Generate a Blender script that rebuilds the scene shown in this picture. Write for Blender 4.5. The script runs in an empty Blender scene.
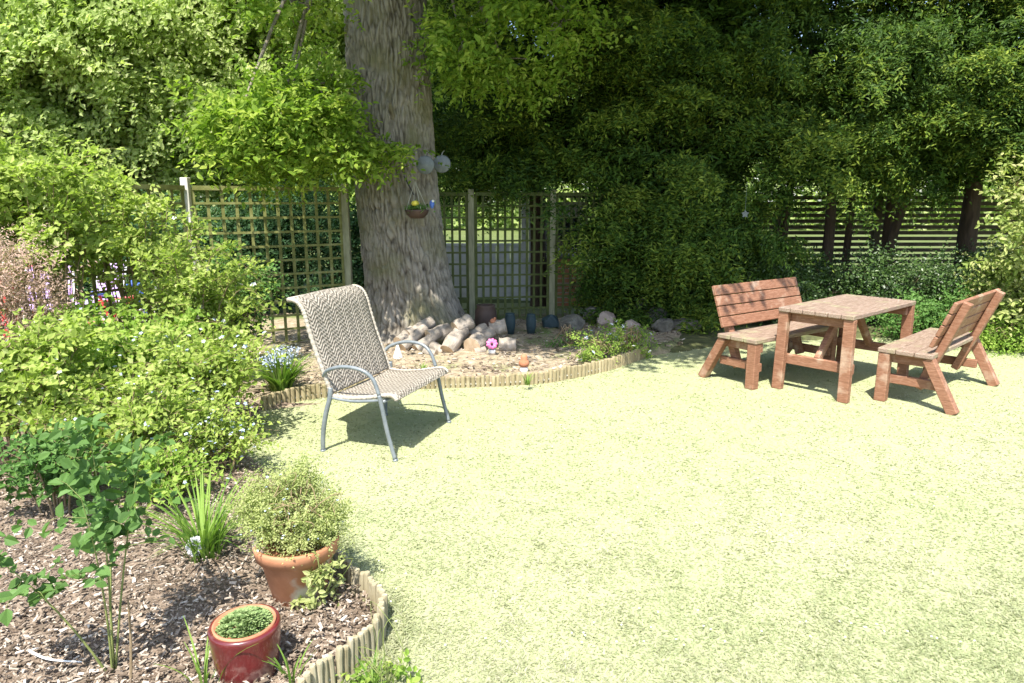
import bpy, math, random
import numpy as np
from mathutils import Vector, Matrix
random.seed(7)
S = bpy.context.scene
col = S.collection
PI = math.pi

# ------------------------------------------------------------------ camera
W_, H_ = 1024, 683
F, HC, YH = 680.0, 1.6, 202.0
PITCH = math.atan((341.5 - YH) / F)
cam = bpy.data.cameras.new('camera'); cam_o = bpy.data.objects.new('camera', cam); col.objects.link(cam_o)
cam.sensor_width = 36; cam.lens = F / W_ * 36; cam.clip_end = 2000; cam.clip_start = 0.05
cam_o.location = (0, 0, HC); cam_o.rotation_euler = (PI / 2 - PITCH, 0, 0)
S.camera = cam_o

def ray(px, py):
    x = (px - 512) / F; y = (py - 341.5) / F
    return np.array([x, math.cos(PITCH) - y * math.sin(PITCH), -math.sin(PITCH) - y * math.cos(PITCH)])
def gp(px, py, z=0.0):
    d = ray(px, py); s = (z - HC) / d[2]
    return np.array([d[0] * s, d[1] * s, z])
def at(px, py, Y):
    d = ray(px, py); s = Y / d[1]
    return np.array([d[0] * s, Y, HC + d[2] * s])

# ------------------------------------------------------------------ helpers
def tag(o, label=None, cat=None, group=None, kind=None):
    if label: o['label'] = label
    if cat: o['category'] = cat
    if group: o['group'] = group
    if kind: o['kind'] = kind
    return o
def empty(name, loc, label, cat, rz=0, group=None):
    o = bpy.data.objects.new(name, None); col.objects.link(o)
    o.empty_display_size = .1
    o.location = tuple(map(float, loc)); o.rotation_euler = (0, 0, rz)
    return tag(o, label, cat, group)
def copy_tree(o, parent=None):
    c = o.copy(); col.objects.link(c); c.parent = parent
    for ch in list(o.children): copy_tree(ch, c)
    return c

def link_mesh(name, me, m, parent=None):
    o = bpy.data.objects.new(name, me); col.objects.link(o)
    for k in (m if isinstance(m, (list, tuple)) else [m]): me.materials.append(k)
    if parent is not None: o.parent = parent
    return o

class MB:
    def __init__(s): s.v = []; s.f = []; s.mi = []; s.uv = {}
    def add(s, vs, fs, mi=0):
        b = len(s.v); s.v += [tuple(map(float, q)) for q in vs]
        for f in fs: s.f.append(tuple(b + i for i in f)); s.mi.append(mi)
    def box(s, c, size, M=None, bev=0.0, mi=0):
        hx, hy, hz = [q / 2 for q in size]
        if bev <= 0:
            vs = [Vector((x, y, z)) for x in (-hx, hx) for y in (-hy, hy) for z in (-hz, hz)]
            fs = [(0,1,3,2),(4,6,7,5),(0,4,5,1),(2,3,7,6),(0,2,6,4),(1,5,7,3)]
        else:
            b = min(bev, hx * .9, hy * .9, hz * .9); vs = []; idx = {}
            for sx in (-1, 1):
                for sy in (-1, 1):
                    for sz in (-1, 1):
                        for k, (a, bb, cc) in enumerate(((0, b, b), (b, 0, b), (b, b, 0))):
                            idx[(sx, sy, sz, k)] = len(vs)
                            vs.append(Vector((sx * (hx - a), sy * (hy - bb), sz * (hz - cc))))
            I = idx; fs = []
            def q(l): fs.append(tuple(l))
            for sx in (-1, 1): q([I[(sx,a,b2,0)] for a, b2 in ((-1,-1),(1,-1),(1,1),(-1,1))][::sx])
            for sy in (-1, 1): q([I[(a,sy,b2,1)] for a, b2 in ((-1,-1),(1,-1),(1,1),(-1,1))][::-sy])
            for sz in (-1, 1): q([I[(a,b2,sz,2)] for a, b2 in ((-1,-1),(1,-1),(1,1),(-1,1))][::sz])
            for a in (-1, 1):
                for b2 in (-1, 1):
                    q([I[(-1,a,b2,1)], I[(1,a,b2,1)], I[(1,a,b2,2)], I[(-1,a,b2,2)]])
                    q([I[(a,-1,b2,0)], I[(a,1,b2,0)], I[(a,1,b2,2)], I[(a,-1,b2,2)]])
                    q([I[(a,b2,-1,0)], I[(a,b2,1,0)], I[(a,b2,1,1)], I[(a,b2,-1,1)]])
                    for c2 in (-1, 1): q([I[(a,b2,c2,0)], I[(a,b2,c2,1)], I[(a,b2,c2,2)]])
        c = Vector(tuple(map(float, c)))
        if M is not None: vs = [M @ q for q in vs]
        s.add([q + c for q in vs], fs, mi)
    def beam(s, a, b, w, h, up=(0, 0, 1), bev=.004, mi=0, ext=0):
        a = Vector(tuple(map(float, a))); b = Vector(tuple(map(float, b))); d = (b - a); L = d.length; d.normalize()
        up = Vector(up); sd = d.cross(up).normalized(); u2 = sd.cross(d)
        M = Matrix((d, sd, u2)).transposed()
        s.box((a + b) / 2, (L + ext, w, h), M, bev, mi)
    def tube(s, pts, rad, seg=8, cap=True, mi=0, jit=0, rs=None):
        pts = [Vector(tuple(map(float, p))) for p in pts]; n = len(pts)
        if not hasattr(rad, '__len__'): rad = [rad] * n
        t0 = (pts[1] - pts[0]).normalized()
        ref = Vector((0, 0, 1)) if abs(t0.z) < .9 else Vector((1, 0, 0))
        u = t0.cross(ref).normalized(); vs = []
        for i in range(n):
            t = (pts[min(i + 1, n - 1)] - pts[max(i - 1, 0)]).normalized()
            u = (u - t * u.dot(t)).normalized(); w = t.cross(u)
            for k in range(seg):
                a = 2 * PI * k / seg; r = rad[i]
                if jit: r *= 1 + random.uniform(-jit, jit)
                vs.append(pts[i] + (u * math.cos(a) + w * math.sin(a)) * r)
        fs = [(i * seg + k, i * seg + (k + 1) % seg, (i + 1) * seg + (k + 1) % seg, (i + 1) * seg + k) for i in range(n - 1) for k in range(seg)]
        s.add(vs, fs, mi)
        if cap:
            b = len(s.v) - n * seg
            s.f.append(tuple(b + k for k in range(seg))[::-1]); s.mi.append(mi if cap is True else cap)
            s.f.append(tuple(b + (n - 1) * seg + k for k in range(seg))); s.mi.append(mi if cap is True else cap)
    def lathe(s, prof, c=(0, 0, 0), seg=40, mi=0, wob=0):
        vs = []; n = len(prof)
        for r, z in prof:
            for k in range(seg):
                a = 2 * PI * k / seg; q = r * (1 + wob * math.sin(3 * a + z * 9))
                vs.append((c[0] + q * math.cos(a), c[1] + q * math.sin(a), c[2] + z))
        fs = [(i * seg + k, i * seg + (k + 1) % seg, (i + 1) * seg + (k + 1) % seg, (i + 1) * seg + k) for i in range(n - 1) for k in range(seg)]
        s.add(vs, fs, mi)
    def build(s, name, m, parent=None, smooth=False):
        me = bpy.data.meshes.new(name); me.from_pydata(s.v, [], s.f)
        o = link_mesh(name, me, m, parent)
        me.polygons.foreach_set('material_index', s.mi)
        if smooth:
            me.polygons.foreach_set('use_smooth', [True] * len(me.polygons))
        me.update()
        return o

def smooth_path(pts, n=6):
    P = [np.array(p, float) for p in pts]; out = []
    for i in range(len(P) - 1):
        p0 = P[max(i - 1, 0)]; p1 = P[i]; p2 = P[i + 1]; p3 = P[min(i + 2, len(P) - 1)]
        for k in range(n):
            t = k / n
            out.append(.5 * ((2 * p1) + (-p0 + p2) * t + (2 * p0 - 5 * p1 + 4 * p2 - p3) * t * t + (-p0 + 3 * p1 - 3 * p2 + p3) * t ** 3))
    out.append(P[-1]); return out

def np_mesh(name, V, Fq, rnd=None, smooth=False, uv=None):
    me = bpy.data.meshes.new(name)
    V = np.ascontiguousarray(V, dtype=np.float32); Fq = np.ascontiguousarray(Fq, dtype=np.int32)
    k = Fq.shape[1]; n = len(Fq)
    me.vertices.add(len(V)); me.vertices.foreach_set('co', V.ravel())
    me.loops.add(n * k); me.loops.foreach_set('vertex_index', Fq.ravel())
    me.polygons.add(n); me.polygons.foreach_set('loop_start', np.arange(0, n * k, k, dtype=np.int32))
    me.polygons.foreach_set('loop_total', np.full(n, k, dtype=np.int32))
    if smooth: me.polygons.foreach_set('use_smooth', np.ones(n, dtype=bool))
    else: me.polygons.foreach_set('use_smooth', np.zeros(n, dtype=bool))
    me.update(calc_edges=True)
    if rnd is not None:
        a = me.attributes.new('rnd', 'FLOAT', 'POINT'); a.data.foreach_set('value', np.ascontiguousarray(rnd, dtype=np.float32))
    if uv is not None:
        u = me.uv_layers.new(name='UVMap'); u.data.foreach_set('uv', np.ascontiguousarray(uv[Fq.ravel()], dtype=np.float32).ravel())
    return me

# value noise
def vnoise(x, y, seed=0, per=None):
    xi = np.floor(x).astype(np.int64); yi = np.floor(y).astype(np.int64)
    fx = x - xi; fy = y - yi; fx = fx * fx * (3 - 2 * fx); fy = fy * fy * (3 - 2 * fy)
    def h(a, b):
        if per: a = a % per
        n = (a * 374761393 + b * 668265263 + seed * 1442695041) & 0x7fffffff
        n = ((n ^ (n >> 13)) * 1274126177) & 0x7fffffff
        return ((n ^ (n >> 16)) & 0xffff) / 65535.0
    return (h(xi, yi) * (1 - fx) + h(xi + 1, yi) * fx) * (1 - fy) + (h(xi, yi + 1) * (1 - fx) + h(xi + 1, yi + 1) * fx) * fy
def fbm(x, y, seed=0, o=4):
    r = 0; a = .5
    for k in range(o): r = r + a * vnoise(x * 2 ** k, y * 2 ** k, seed + k); a *= .5
    return r

def inpoly(x, y, poly):
    c = np.zeros(x.shape, bool); n = len(poly)
    for i in range(n):
        x1, y1 = poly[i][:2]; x2, y2 = poly[(i + 1) % n][:2]
        if y1 == y2: continue
        t = ((y1 > y) != (y2 > y)) & (x < (x2 - x1) * (y - y1) / (y2 - y1) + x1)
        c ^= t
    return c
def edist(x, y, poly):
    d = np.full(x.shape, 1e9); n = len(poly)
    for i in range(n):
        ax, ay = poly[i][:2]; bx, by = poly[(i + 1) % n][:2]; L = (bx - ax) ** 2 + (by - ay) ** 2 + 1e-9
        t = np.clip(((x - ax) * (bx - ax) + (y - ay) * (by - ay)) / L, 0, 1)
        d = np.minimum(d, np.hypot(x - ax - t * (bx - ax), y - ay - t * (by - ay)))
    return d

# ------------------------------------------------------------------ materials
def nt(name):
    m = bpy.data.materials.new(name); m.use_nodes = True; t = m.node_tree; t.nodes.clear()
    out = t.nodes.new('ShaderNodeOutputMaterial'); return m, t, out
def N(t, k, **kw):
    n = t.nodes.new('ShaderNode' + k)
    for a, v in kw.items(): setattr(n, a, v)
    return n
def ramp(t, stops, fac=None, interp='LINEAR'):
    r = N(t, 'ValToRGB'); r.color_ramp.interpolation = interp
    e = r.color_ramp.elements
    while len(e) < len(stops): e.new(0.5)
    for i, (p, c) in enumerate(stops): e[i].position = p; e[i].color = (*c, 1)
    if fac is not None: t.links.new(fac, r.inputs[0])
    return r
def noise_mat(name, stops, scale=8, rough=.7, bump=.2, stretch=(1, 1, 1), detail=8, dist=.3, spec=.3, bscale=None, coat=0, metal=0, big=None, bdist=.01):
    m, t, out = nt(name); L = t.links
    tc = N(t, 'TexCoord'); mp = N(t, 'Mapping'); mp.inputs['Scale'].default_value = stretch
    L.new(tc.outputs['Object'], mp.inputs[0])
    n = N(t, 'TexNoise'); n.inputs['Scale'].default_value = scale; n.inputs['Detail'].default_value = detail; n.inputs['Distortion'].default_value = dist
    n.inputs['Roughness'].default_value = .6
    L.new(mp.outputs[0], n.inputs['Vector'])
    r = ramp(t, stops, n.outputs[0])
    p = N(t, 'BsdfPrincipled'); colr = r.outputs[0]
    if big:
        n3 = N(t, 'TexNoise'); n3.inputs['Scale'].default_value = big[0]; n3.inputs['Detail'].default_value = 5
        L.new(tc.outputs['Object'], n3.inputs['Vector'])
        r3 = ramp(t, [(big[2], (0, 0, 0)), (big[3], (1, 1, 1))], n3.outputs[0])
        mx = N(t, 'MixRGB'); mx.inputs[2].default_value = (*big[1], 1); L.new(r3.outputs[0], mx.inputs[0]); L.new(colr, mx.inputs[1]); colr = mx.outputs[0]
    L.new(colr, p.inputs['Base Color'])
    p.inputs['Roughness'].default_value = rough; p.inputs['Specular IOR Level'].default_value = spec
    p.inputs['Metallic'].default_value = metal
    if coat: p.inputs['Coat Weight'].default_value = coat; p.inputs['Coat Roughness'].default_value = .08
    if bump:
        n2 = N(t, 'TexNoise'); n2.inputs['Scale'].default_value = bscale or scale * 2; n2.inputs['Detail'].default_value = 8; L.new(mp.outputs[0], n2.inputs['Vector'])
        b = N(t, 'Bump'); b.inputs['Strength'].default_value = bump; b.inputs['Distance'].default_value = bdist; L.new(n2.outputs[0], b.inputs['Height']); L.new(b.outputs[0], p.inputs['Normal'])
    L.new(p.outputs[0], out.inputs[0]); return m
def leaf_mat(name, stops, trans=.35, rough=.6, spec=.2, tint=(1.0, 1.15, .55)):
    m, t, out = nt(name); L = t.links
    a = N(t, 'Attribute', attribute_name='rnd'); r = ramp(t, stops, a.outputs['Fac'])
    p = N(t, 'BsdfPrincipled'); p.inputs['Roughness'].default_value = rough; p.inputs['Specular IOR Level'].default_value = spec
    L.new(r.outputs[0], p.inputs['Base Color'])
    tr = N(t, 'BsdfTranslucent'); mu = N(t, 'MixRGB', blend_type='MULTIPLY'); mu.inputs[0].default_value = 1; mu.inputs[2].default_value = (*tint, 1)
    L.new(r.outputs[0], mu.inputs[1]); L.new(mu.outputs[0], tr.inputs[0])
    mx = N(t, 'MixShader'); mx.inputs[0].default_value = trans; L.new(p.outputs[0], mx.inputs[1]); L.new(tr.outputs[0], mx.inputs[2])
    L.new(mx.outputs[0], out.inputs[0]); return m

M = {}
M['pale_leaf'] = leaf_mat('pale_leaf', [(0, (.16, .23, .04)), (.5, (.33, .42, .09)), (.85, (.47, .54, .17)), (1, (.56, .56, .32))], .5)
M['lime_leaf'] = leaf_mat('lime_leaf', [(0, (.12, .22, .03)), (.5, (.27, .40, .07)), (1, (.45, .53, .15))], .5)
M['mid_leaf'] = leaf_mat('mid_leaf', [(0, (.05, .12, .025)), (.6, (.11, .22, .05)), (1, (.20, .32, .10))], .35)
M['oak_leaf'] = leaf_mat('oak_leaf', [(0, (.10, .18, .02)), (.5, (.22, .33, .04)), (1, (.44, .50, .10))], .5)
M['back_leaf'] = leaf_mat('back_leaf', [(0, (.22, .31, .08)), (.5, (.43, .51, .19)), (1, (.64, .68, .36))], .55)
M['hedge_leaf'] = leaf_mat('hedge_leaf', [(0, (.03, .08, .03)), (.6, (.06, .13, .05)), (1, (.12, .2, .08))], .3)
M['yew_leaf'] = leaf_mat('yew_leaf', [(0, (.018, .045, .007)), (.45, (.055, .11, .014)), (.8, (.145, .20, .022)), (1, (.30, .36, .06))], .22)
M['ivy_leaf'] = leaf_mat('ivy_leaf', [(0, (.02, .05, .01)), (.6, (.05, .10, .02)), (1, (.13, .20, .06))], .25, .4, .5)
M['cream_leaf'] = leaf_mat('cream_leaf', [(0, (.16, .25, .05)), (.45, (.34, .40, .12)), (.85, (.56, .54, .27)), (1, (.62, .40, .28))], .4)
M['strap_leaf'] = leaf_mat('strap_leaf', [(0, (.10, .20, .03)), (1, (.26, .38, .08))], .4)
M['herb_leaf'] = leaf_mat('herb_leaf', [(0, (.26, .32, .09)), (1, (.54, .56, .27))], .45)
M['blue_leaf'] = leaf_mat('blue_green_leaf', [(0, (.05, .11, .025)), (.6, (.11, .21, .05)), (.9, (.16, .28, .09)), (1, (.22, .34, .20))], .4, .6, .3)
M['succulent'] = leaf_mat('succulent_leaf', [(0, (.10, .17, .05)), (1, (.28, .36, .15))], .15)
M['grass_blade'] = leaf_mat('grass_blade', [(0, (.30, .345, .17)), (.5, (.385, .41, .235)), (.85, (.445, .445, .295)), (1, (.50, .47, .36))], .4, .6, .2, (1, 1.0, .85))
M['pink_twig'] = leaf_mat('pink_twig', [(0, (.36, .22, .17)), (1, (.60, .46, .40))], .3)
M['petal_white'] = leaf_mat('petal_white', [(0, (.6, .62, .66)), (1, (.85, .85, .85))], .3, tint=(1, 1, 1))
M['petal_blue'] = leaf_mat('petal_blue', [(0, (.38, .48, .68)), (1, (.72, .78, .88))], .3, tint=(1, 1, 1))
M['petal_pink'] = noise_mat('petal_pink', [(.3, (.62, .12, .32)), (.7, (.8, .25, .5))], 30, .5, 0)
M['petal_yellow'] = noise_mat('petal_yellow', [(.3, (.65, .5, .05)), (.7, (.8, .7, .12))], 30, .5, 0)
M['red_wood'] = noise_mat('red_brown_wood', [(.25, (.13, .058, .033)), (.5, (.24, .113, .066)), (.75, (.36, .205, .135))], 5, .62, .35, (3, 3, 30), dist=.8, big=(7, (.46, .34, .25), .56, .78), spec=.3)
M['top_wood'] = noise_mat('weathered_table_wood', [(.3, (.13, .088, .062)), (.5, (.25, .175, .13)), (.7, (.43, .345, .28))], 6, .6, .4, (2, 30, 30), dist=.8, big=(6, (.30, .30, .16), .55, .8), spec=.35)
M['moss_wood'] = noise_mat('mossy_back_board', [(.3, (.20, .17, .05)), (.7, (.38, .34, .10))], 6, .8, .3, (2, 30, 30))
M['grey_metal'] = noise_mat('grey_green_painted_metal', [(.3, (.115, .135, .145)), (.7, (.19, .21, .22))], 20, .35, .05, spec=.6)
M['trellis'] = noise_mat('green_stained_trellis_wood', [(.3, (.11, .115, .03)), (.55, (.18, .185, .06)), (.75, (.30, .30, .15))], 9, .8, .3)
M['shade_tinted_trellis'] = noise_mat('shade_tinted_trellis_wood', [(.3, (.05, .065, .018)), (.6, (.10, .12, .035)), (.8, (.16, .17, .06))], 9, .8, .3)  # greener copy of the trellis wood, with shade painted into its tone
M['post'] = noise_mat('fence_post_wood', [(.3, (.16, .16, .09)), (.7, (.34, .33, .22))], 6, .8, .3, (4, 4, .7))
M['pale_post'] = noise_mat('pale_post_wood', [(.3, (.42, .40, .34)), (.7, (.68, .66, .60))], 6, .8, .3, (4, 4, .7))
M['dark_fence'] = noise_mat('brown_slat_wood', [(.3, (.05, .042, .025)), (.7, (.11, .09, .06))], 8, .8, .3)
M['stake'] = noise_mat('pale_edging_wood', [(.25, (.19, .155, .085)), (.55, (.33, .275, .16)), (.8, (.47, .41, .29))], 10, .75, .4, (4, 4, .5), big=(5, (.22, .18, .10), .5, .68))
M['old_stake'] = noise_mat('weathered_edging_wood', [(.25, (.20, .165, .09)), (.55, (.33, .29, .19)), (.8, (.50, .45, .36))], 10, .8, .4, (4, 4, .5))
M['terracotta'] = noise_mat('terracotta_clay', [(.3, (.30, .13, .065)), (.55, (.43, .20, .11)), (.8, (.55, .35, .24))], 6, .8, .2, big=(6, (.58, .52, .46), .53, .62))
M['terracotta_rim'] = noise_mat('terracotta_plain', [(.3, (.34, .13, .065)), (.8, (.50, .24, .14))], 12, .8, .15)
M['glaze'] = noise_mat('oxblood_glaze', [(.3, (.06, .008, .010)), (.55, (.13, .014, .015)), (.8, (.22, .04, .036))], 4, .28, .1, coat=.6, spec=.6, big=(9, (.24, .15, .13), .55, .72))
M['soil'] = noise_mat('bark_mulch_soil', [(.25, (.09, .062, .042)), (.5, (.20, .15, .11)), (.75, (.36, .29, .22))], 26, .95, .9, bscale=40, bdist=.03)
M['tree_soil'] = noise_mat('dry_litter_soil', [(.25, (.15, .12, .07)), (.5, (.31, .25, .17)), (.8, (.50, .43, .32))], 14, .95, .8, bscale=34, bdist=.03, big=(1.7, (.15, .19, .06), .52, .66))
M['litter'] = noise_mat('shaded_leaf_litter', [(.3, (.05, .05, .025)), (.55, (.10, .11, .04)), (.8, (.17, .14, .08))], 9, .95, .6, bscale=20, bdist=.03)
M['chip'] = leaf_mat('bark_chip', [(0, (.09, .065, .045)), (.5, (.22, .17, .125)), (.85, (.38, .315, .25)), (1, (.56, .50, .43))], .0, .8, .2)
M['stone'] = noise_mat('garden_stone', [(.3, (.07, .065, .055)), (.5, (.14, .13, .105)), (.75, (.27, .25, .20))], 9, .9, 1.0, bdist=.02)
M['stone_pale'] = noise_mat('pale_pink_stone', [(.3, (.36, .27, .22)), (.8, (.6, .5, .42))], 7, .9, .5, bdist=.02)
M['teal'] = noise_mat('teal_glazed_clay', [(.3, (.02, .038, .042)), (.7, (.045, .075, .085))], 6, .6, .3)
M['brown_clay'] = noise_mat('dark_brown_clay', [(.3, (.04, .03, .025)), (.7, (.10, .06, .045))], 6, .6, .2)
M['log_bark'] = noise_mat('log_bark', [(.25, (.14, .115, .09)), (.5, (.29, .25, .205)), (.8, (.50, .44, .38))], 6, .9, .8, (1, 1, 1), bscale=22, bdist=.02)
M['log_end'] = noise_mat('log_cut_face', [(.3, (.44, .32, .2)), (.7, (.66, .52, .38))], 12, .85, .3)
M['twig'] = noise_mat('twig_bark', [(.3, (.16, .11, .06)), (.7, (.33, .25, .15))], 20, .85, .3)
M['green_stem'] = noise_mat('green_stem', [(.3, (.12, .16, .04)), (.7, (.24, .26, .09))], 20, .7, .1)
M['dark_bark'] = noise_mat('dark_yew_bark', [(.3, (.04, .028, .018)), (.7, (.10, .068, .045))], 5, .9, .7, (3, 3, .6), bdist=.03)
M['grey_bark'] = noise_mat('grey_tree_bark', [(.3, (.12, .10, .07)), (.7, (.26, .23, .17))], 5, .9, .7, (3, 3, .6), bdist=.03)
M['black'] = noise_mat('black_iron', [(.3, (.015, .015, .015)), (.7, (.04, .04, .04))], 20, .5, .1)
M['disc'] = noise_mat('dull_grey_metal', [(.3, (.09, .10, .10)), (.7, (.15, .165, .165))], 12, .45, .05, metal=.2)
M['wire'] = noise_mat('wire', [(.3, (.28, .27, .22)), (.7, (.42, .4, .33))], 20, .5, 0)
M['white_paint'] = noise_mat('white_paint', [(.3, (.62, .62, .60)), (.7, (.80, .80, .78))], 10, .6, .05)
M['lilac'] = noise_mat('lilac_fabric', [(.3, (.42, .27, .60)), (.7, (.62, .46, .76))], 10, .8, .05)
M['red_plastic'] = noise_mat('red_plastic', [(.3, (.48, .03, .04)), (.7, (.62, .06, .07))], 5, .4, .02)
M['blue_plastic'] = noise_mat('blue_plastic', [(.3, (.05, .10, .42)), (.7, (.10, .2, .58))], 5, .4, .02)
M['rubber'] = noise_mat('black_rubber', [(.3, (.02, .02, .02)), (.7, (.05, .05, .05))], 5, .7, .02)
M['grey_board'] = noise_mat('pale_grey_boards', [(.3, (.52, .52, .52)), (.7, (.68, .68, .68))], 3, .75, .1, (1, 1, 4))
M['roofing'] = noise_mat('grey_roof_felt', [(.3, (.28, .26, .24)), (.7, (.44, .42, .38))], 12, .9, .3)
M['glass'] = noise_mat('window_glass', [(.3, (.03, .04, .045)), (.7, (.06, .07, .08))], 2, .08, 0, spec=.8)

def lawn_material(name, c1, c2, c3, straw):
    m, t, out = nt(name); L = t.links; tc = N(t, 'TexCoord')
    def nz(s, d=6, r=.6):
        n = N(t, 'TexNoise'); n.inputs['Scale'].default_value = s; n.inputs['Detail'].default_value = d; n.inputs['Roughness'].default_value = r
        L.new(tc.outputs['Object'], n.inputs['Vector']); return n.outputs[0]
    r1 = ramp(t, [(.3, c1), (.5, c2), (.72, c3)], nz(45, 10, .75))
    r2 = ramp(t, [(.42, (0, 0, 0)), (.66, (1, 1, 1))], nz(1.1, 8, .65))
    mx = N(t, 'MixRGB'); L.new(r2.outputs[0], mx.inputs[0]); L.new(r1.outputs[0], mx.inputs[1]); mx.inputs[2].default_value = (*straw, 1)
    mf = N(t, 'MixRGB'); mf.inputs[0].default_value = .55; L.new(r1.outputs[0], mf.inputs[2]); L.new(mx.outputs[0], mf.inputs[1])
    p = N(t, 'BsdfPrincipled'); p.inputs['Roughness'].default_value = .9; p.inputs['Specular IOR Level'].default_value = .1
    L.new(mf.outputs[0], p.inputs['Base Color'])
    b = N(t, 'Bump'); b.inputs['Strength'].default_value = .5; b.inputs['Distance'].default_value = .01; L.new(nz(120, 6), b.inputs['Height']); L.new(b.outputs[0], p.inputs['Normal'])
    L.new(p.outputs[0], out.inputs[0]); return m
M['lawn'] = lawn_material('mown_lawn', (.285, .32, .155), (.32, .35, .185), (.35, .365, .21), (.37, .355, .23))
M['field'] = lawn_material('far_lawn', (.06, .09, .025), (.10, .13, .04), (.15, .17, .07), (.17, .18, .09))

def brick_material():
    m, t, out = nt('orange_brick'); L = t.links; tc = N(t, 'TexCoord'); mp = N(t, 'Mapping'); mp.inputs['Rotation'].default_value = (PI / 2, 0, 0)
    L.new(tc.outputs['Object'], mp.inputs[0])
    b = N(t, 'TexBrick'); b.inputs['Scale'].default_value = 1; b.inputs['Brick Width'].default_value = .215; b.inputs['Row Height'].default_value = .075; b.inputs['Mortar Size'].default_value = .008
    b.inputs['Color1'].default_value = (.42, .16, .08, 1); b.inputs['Color2'].default_value = (.5, .22, .12, 1); b.inputs['Mortar'].default_value = (.4, .36, .3, 1)
    L.new(mp.outputs[0], b.inputs['Vector']); p = N(t, 'BsdfPrincipled'); p.inputs['Roughness'].default_value = .9
    L.new(b.outputs[0], p.inputs['Base Color']); L.new(p.outputs[0], out.inputs[0]); return m
M['brick'] = brick_material()

def weave_material():
    m, t, out = nt('taupe_weave'); L = t.links; uv = N(t, 'UVMap')
    sp = N(t, 'SeparateXYZ'); L.new(uv.outputs[0], sp.inputs[0])
    def mth(op, a, b=None):
        n = N(t, 'Math', operation=op)
        for i, q in enumerate((a, b)):
            if q is None: continue
            if isinstance(q, (int, float)): n.inputs[i].default_value = q
            else: L.new(q, n.inputs[i])
        return n.outputs[0]
    u, v = sp.outputs[0], sp.outputs[1]
    # UVs are metres; zig-zag (chevron) bands of flat strands
    zig = mth('PINGPONG', u, .055)
    a = mth('SINE', mth('MULTIPLY', mth('ADD', v, mth('MULTIPLY', zig, .9)), 2 * PI / .027))
    b = mth('SINE', mth('MULTIPLY', u, 2 * PI / .022))
    h = mth('ADD', mth('MULTIPLY', a, .65), mth('MULTIPLY', mth('MULTIPLY', a, b), .5))
    n = N(t, 'TexNoise'); n.inputs['Scale'].default_value = 40; L.new(uv.outputs[0], n.inputs['Vector'])
    f = mth('ADD', mth('MULTIPLY', h, .42), mth('MULTIPLY', n.outputs[0], 1.0))
    r = ramp(t, [(.1, (.10, .082, .065)), (.38, (.24, .21, .17)), (.75, (.36, .325, .27)), (1, (.48, .44, .37))], f)
    p = N(t, 'BsdfPrincipled'); p.inputs['Roughness'].default_value = .5; p.inputs['Specular IOR Level'].default_value = .4
    L.new(r.outputs[0], p.inputs['Base Color'])
    bp = N(t, 'Bump'); bp.inputs['Strength'].default_value = .8; bp.inputs['Distance'].default_value = .006; L.new(h, bp.inputs['Height']); L.new(bp.outputs[0], p.inputs['Normal'])
    L.new(p.outputs[0], out.inputs[0]); return m
M['weave'] = weave_material()
M['wrap'] = noise_mat('wrapped_edge_strand', [(.3, (.28, .24, .19)), (.7, (.46, .42, .35))], 60, .5, .5, (1, 1, 1))

def oak_bark_material():
    m, t, out = nt('oak_bark'); L = t.links
    a = N(t, 'Attribute', attribute_name='rnd'); tc = N(t, 'TexCoord')
    n = N(t, 'TexNoise'); n.inputs['Scale'].default_value = 9; n.inputs['Detail'].default_value = 9; L.new(tc.outputs['Object'], n.inputs['Vector'])
    ad = N(t, 'Math', operation='ADD'); L.new(n.outputs[0], ad.inputs[1])
    ml = N(t, 'Math', operation='MULTIPLY'); ml.inputs[1].default_value = .45; L.new(a.outputs['Fac'], ml.inputs[0]); L.new(ml.outputs[0], ad.inputs[0])
    r = ramp(t, [(.36, (.06, .05, .04)), (.60, (.16, .14, .112)), (.9, (.28, .25, .21))], ad.outputs[0])  # rnd is ridge height here: furrows darkened for dirt and painted recess shade
    n2 = N(t, 'TexNoise'); n2.inputs['Scale'].default_value = 2.2; n2.inputs['Detail'].default_value = 6; L.new(tc.outputs['Object'], n2.inputs['Vector'])
    r2 = ramp(t, [(.48, (0, 0, 0)), (.68, (1, 1, 1))], n2.outputs[0])
    mx = N(t, 'MixRGB'); L.new(r2.outputs[0], mx.inputs[0]); L.new(r.outputs[0], mx.inputs[1]); mx.inputs[2].default_value = (.17, .16, .09, 1)
    p = N(t, 'BsdfPrincipled'); p.inputs['Roughness'].default_value = .95; p.inputs['Specular IOR Level'].default_value = .1
    L.new(mx.outputs[0], p.inputs['Base Color'])
    n3 = N(t, 'TexNoise'); n3.inputs['Scale'].default_value = 40; n3.inputs['Detail'].default_value = 6; mp = N(t, 'Mapping'); mp.inputs['Scale'].default_value = (1, 1, .7)
    L.new(tc.outputs['Object'], mp.inputs[0]); L.new(mp.outputs[0], n3.inputs['Vector'])
    bp = N(t, 'Bump'); bp.inputs['Strength'].default_value = .7; bp.inputs['Distance'].default_value = .012; L.new(n3.outputs[0], bp.inputs['Height']); L.new(bp.outputs[0], p.inputs['Normal'])
    L.new(p.outputs[0], out.inputs[0]); return m
M['oak_bark'] = oak_bark_material()

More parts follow.
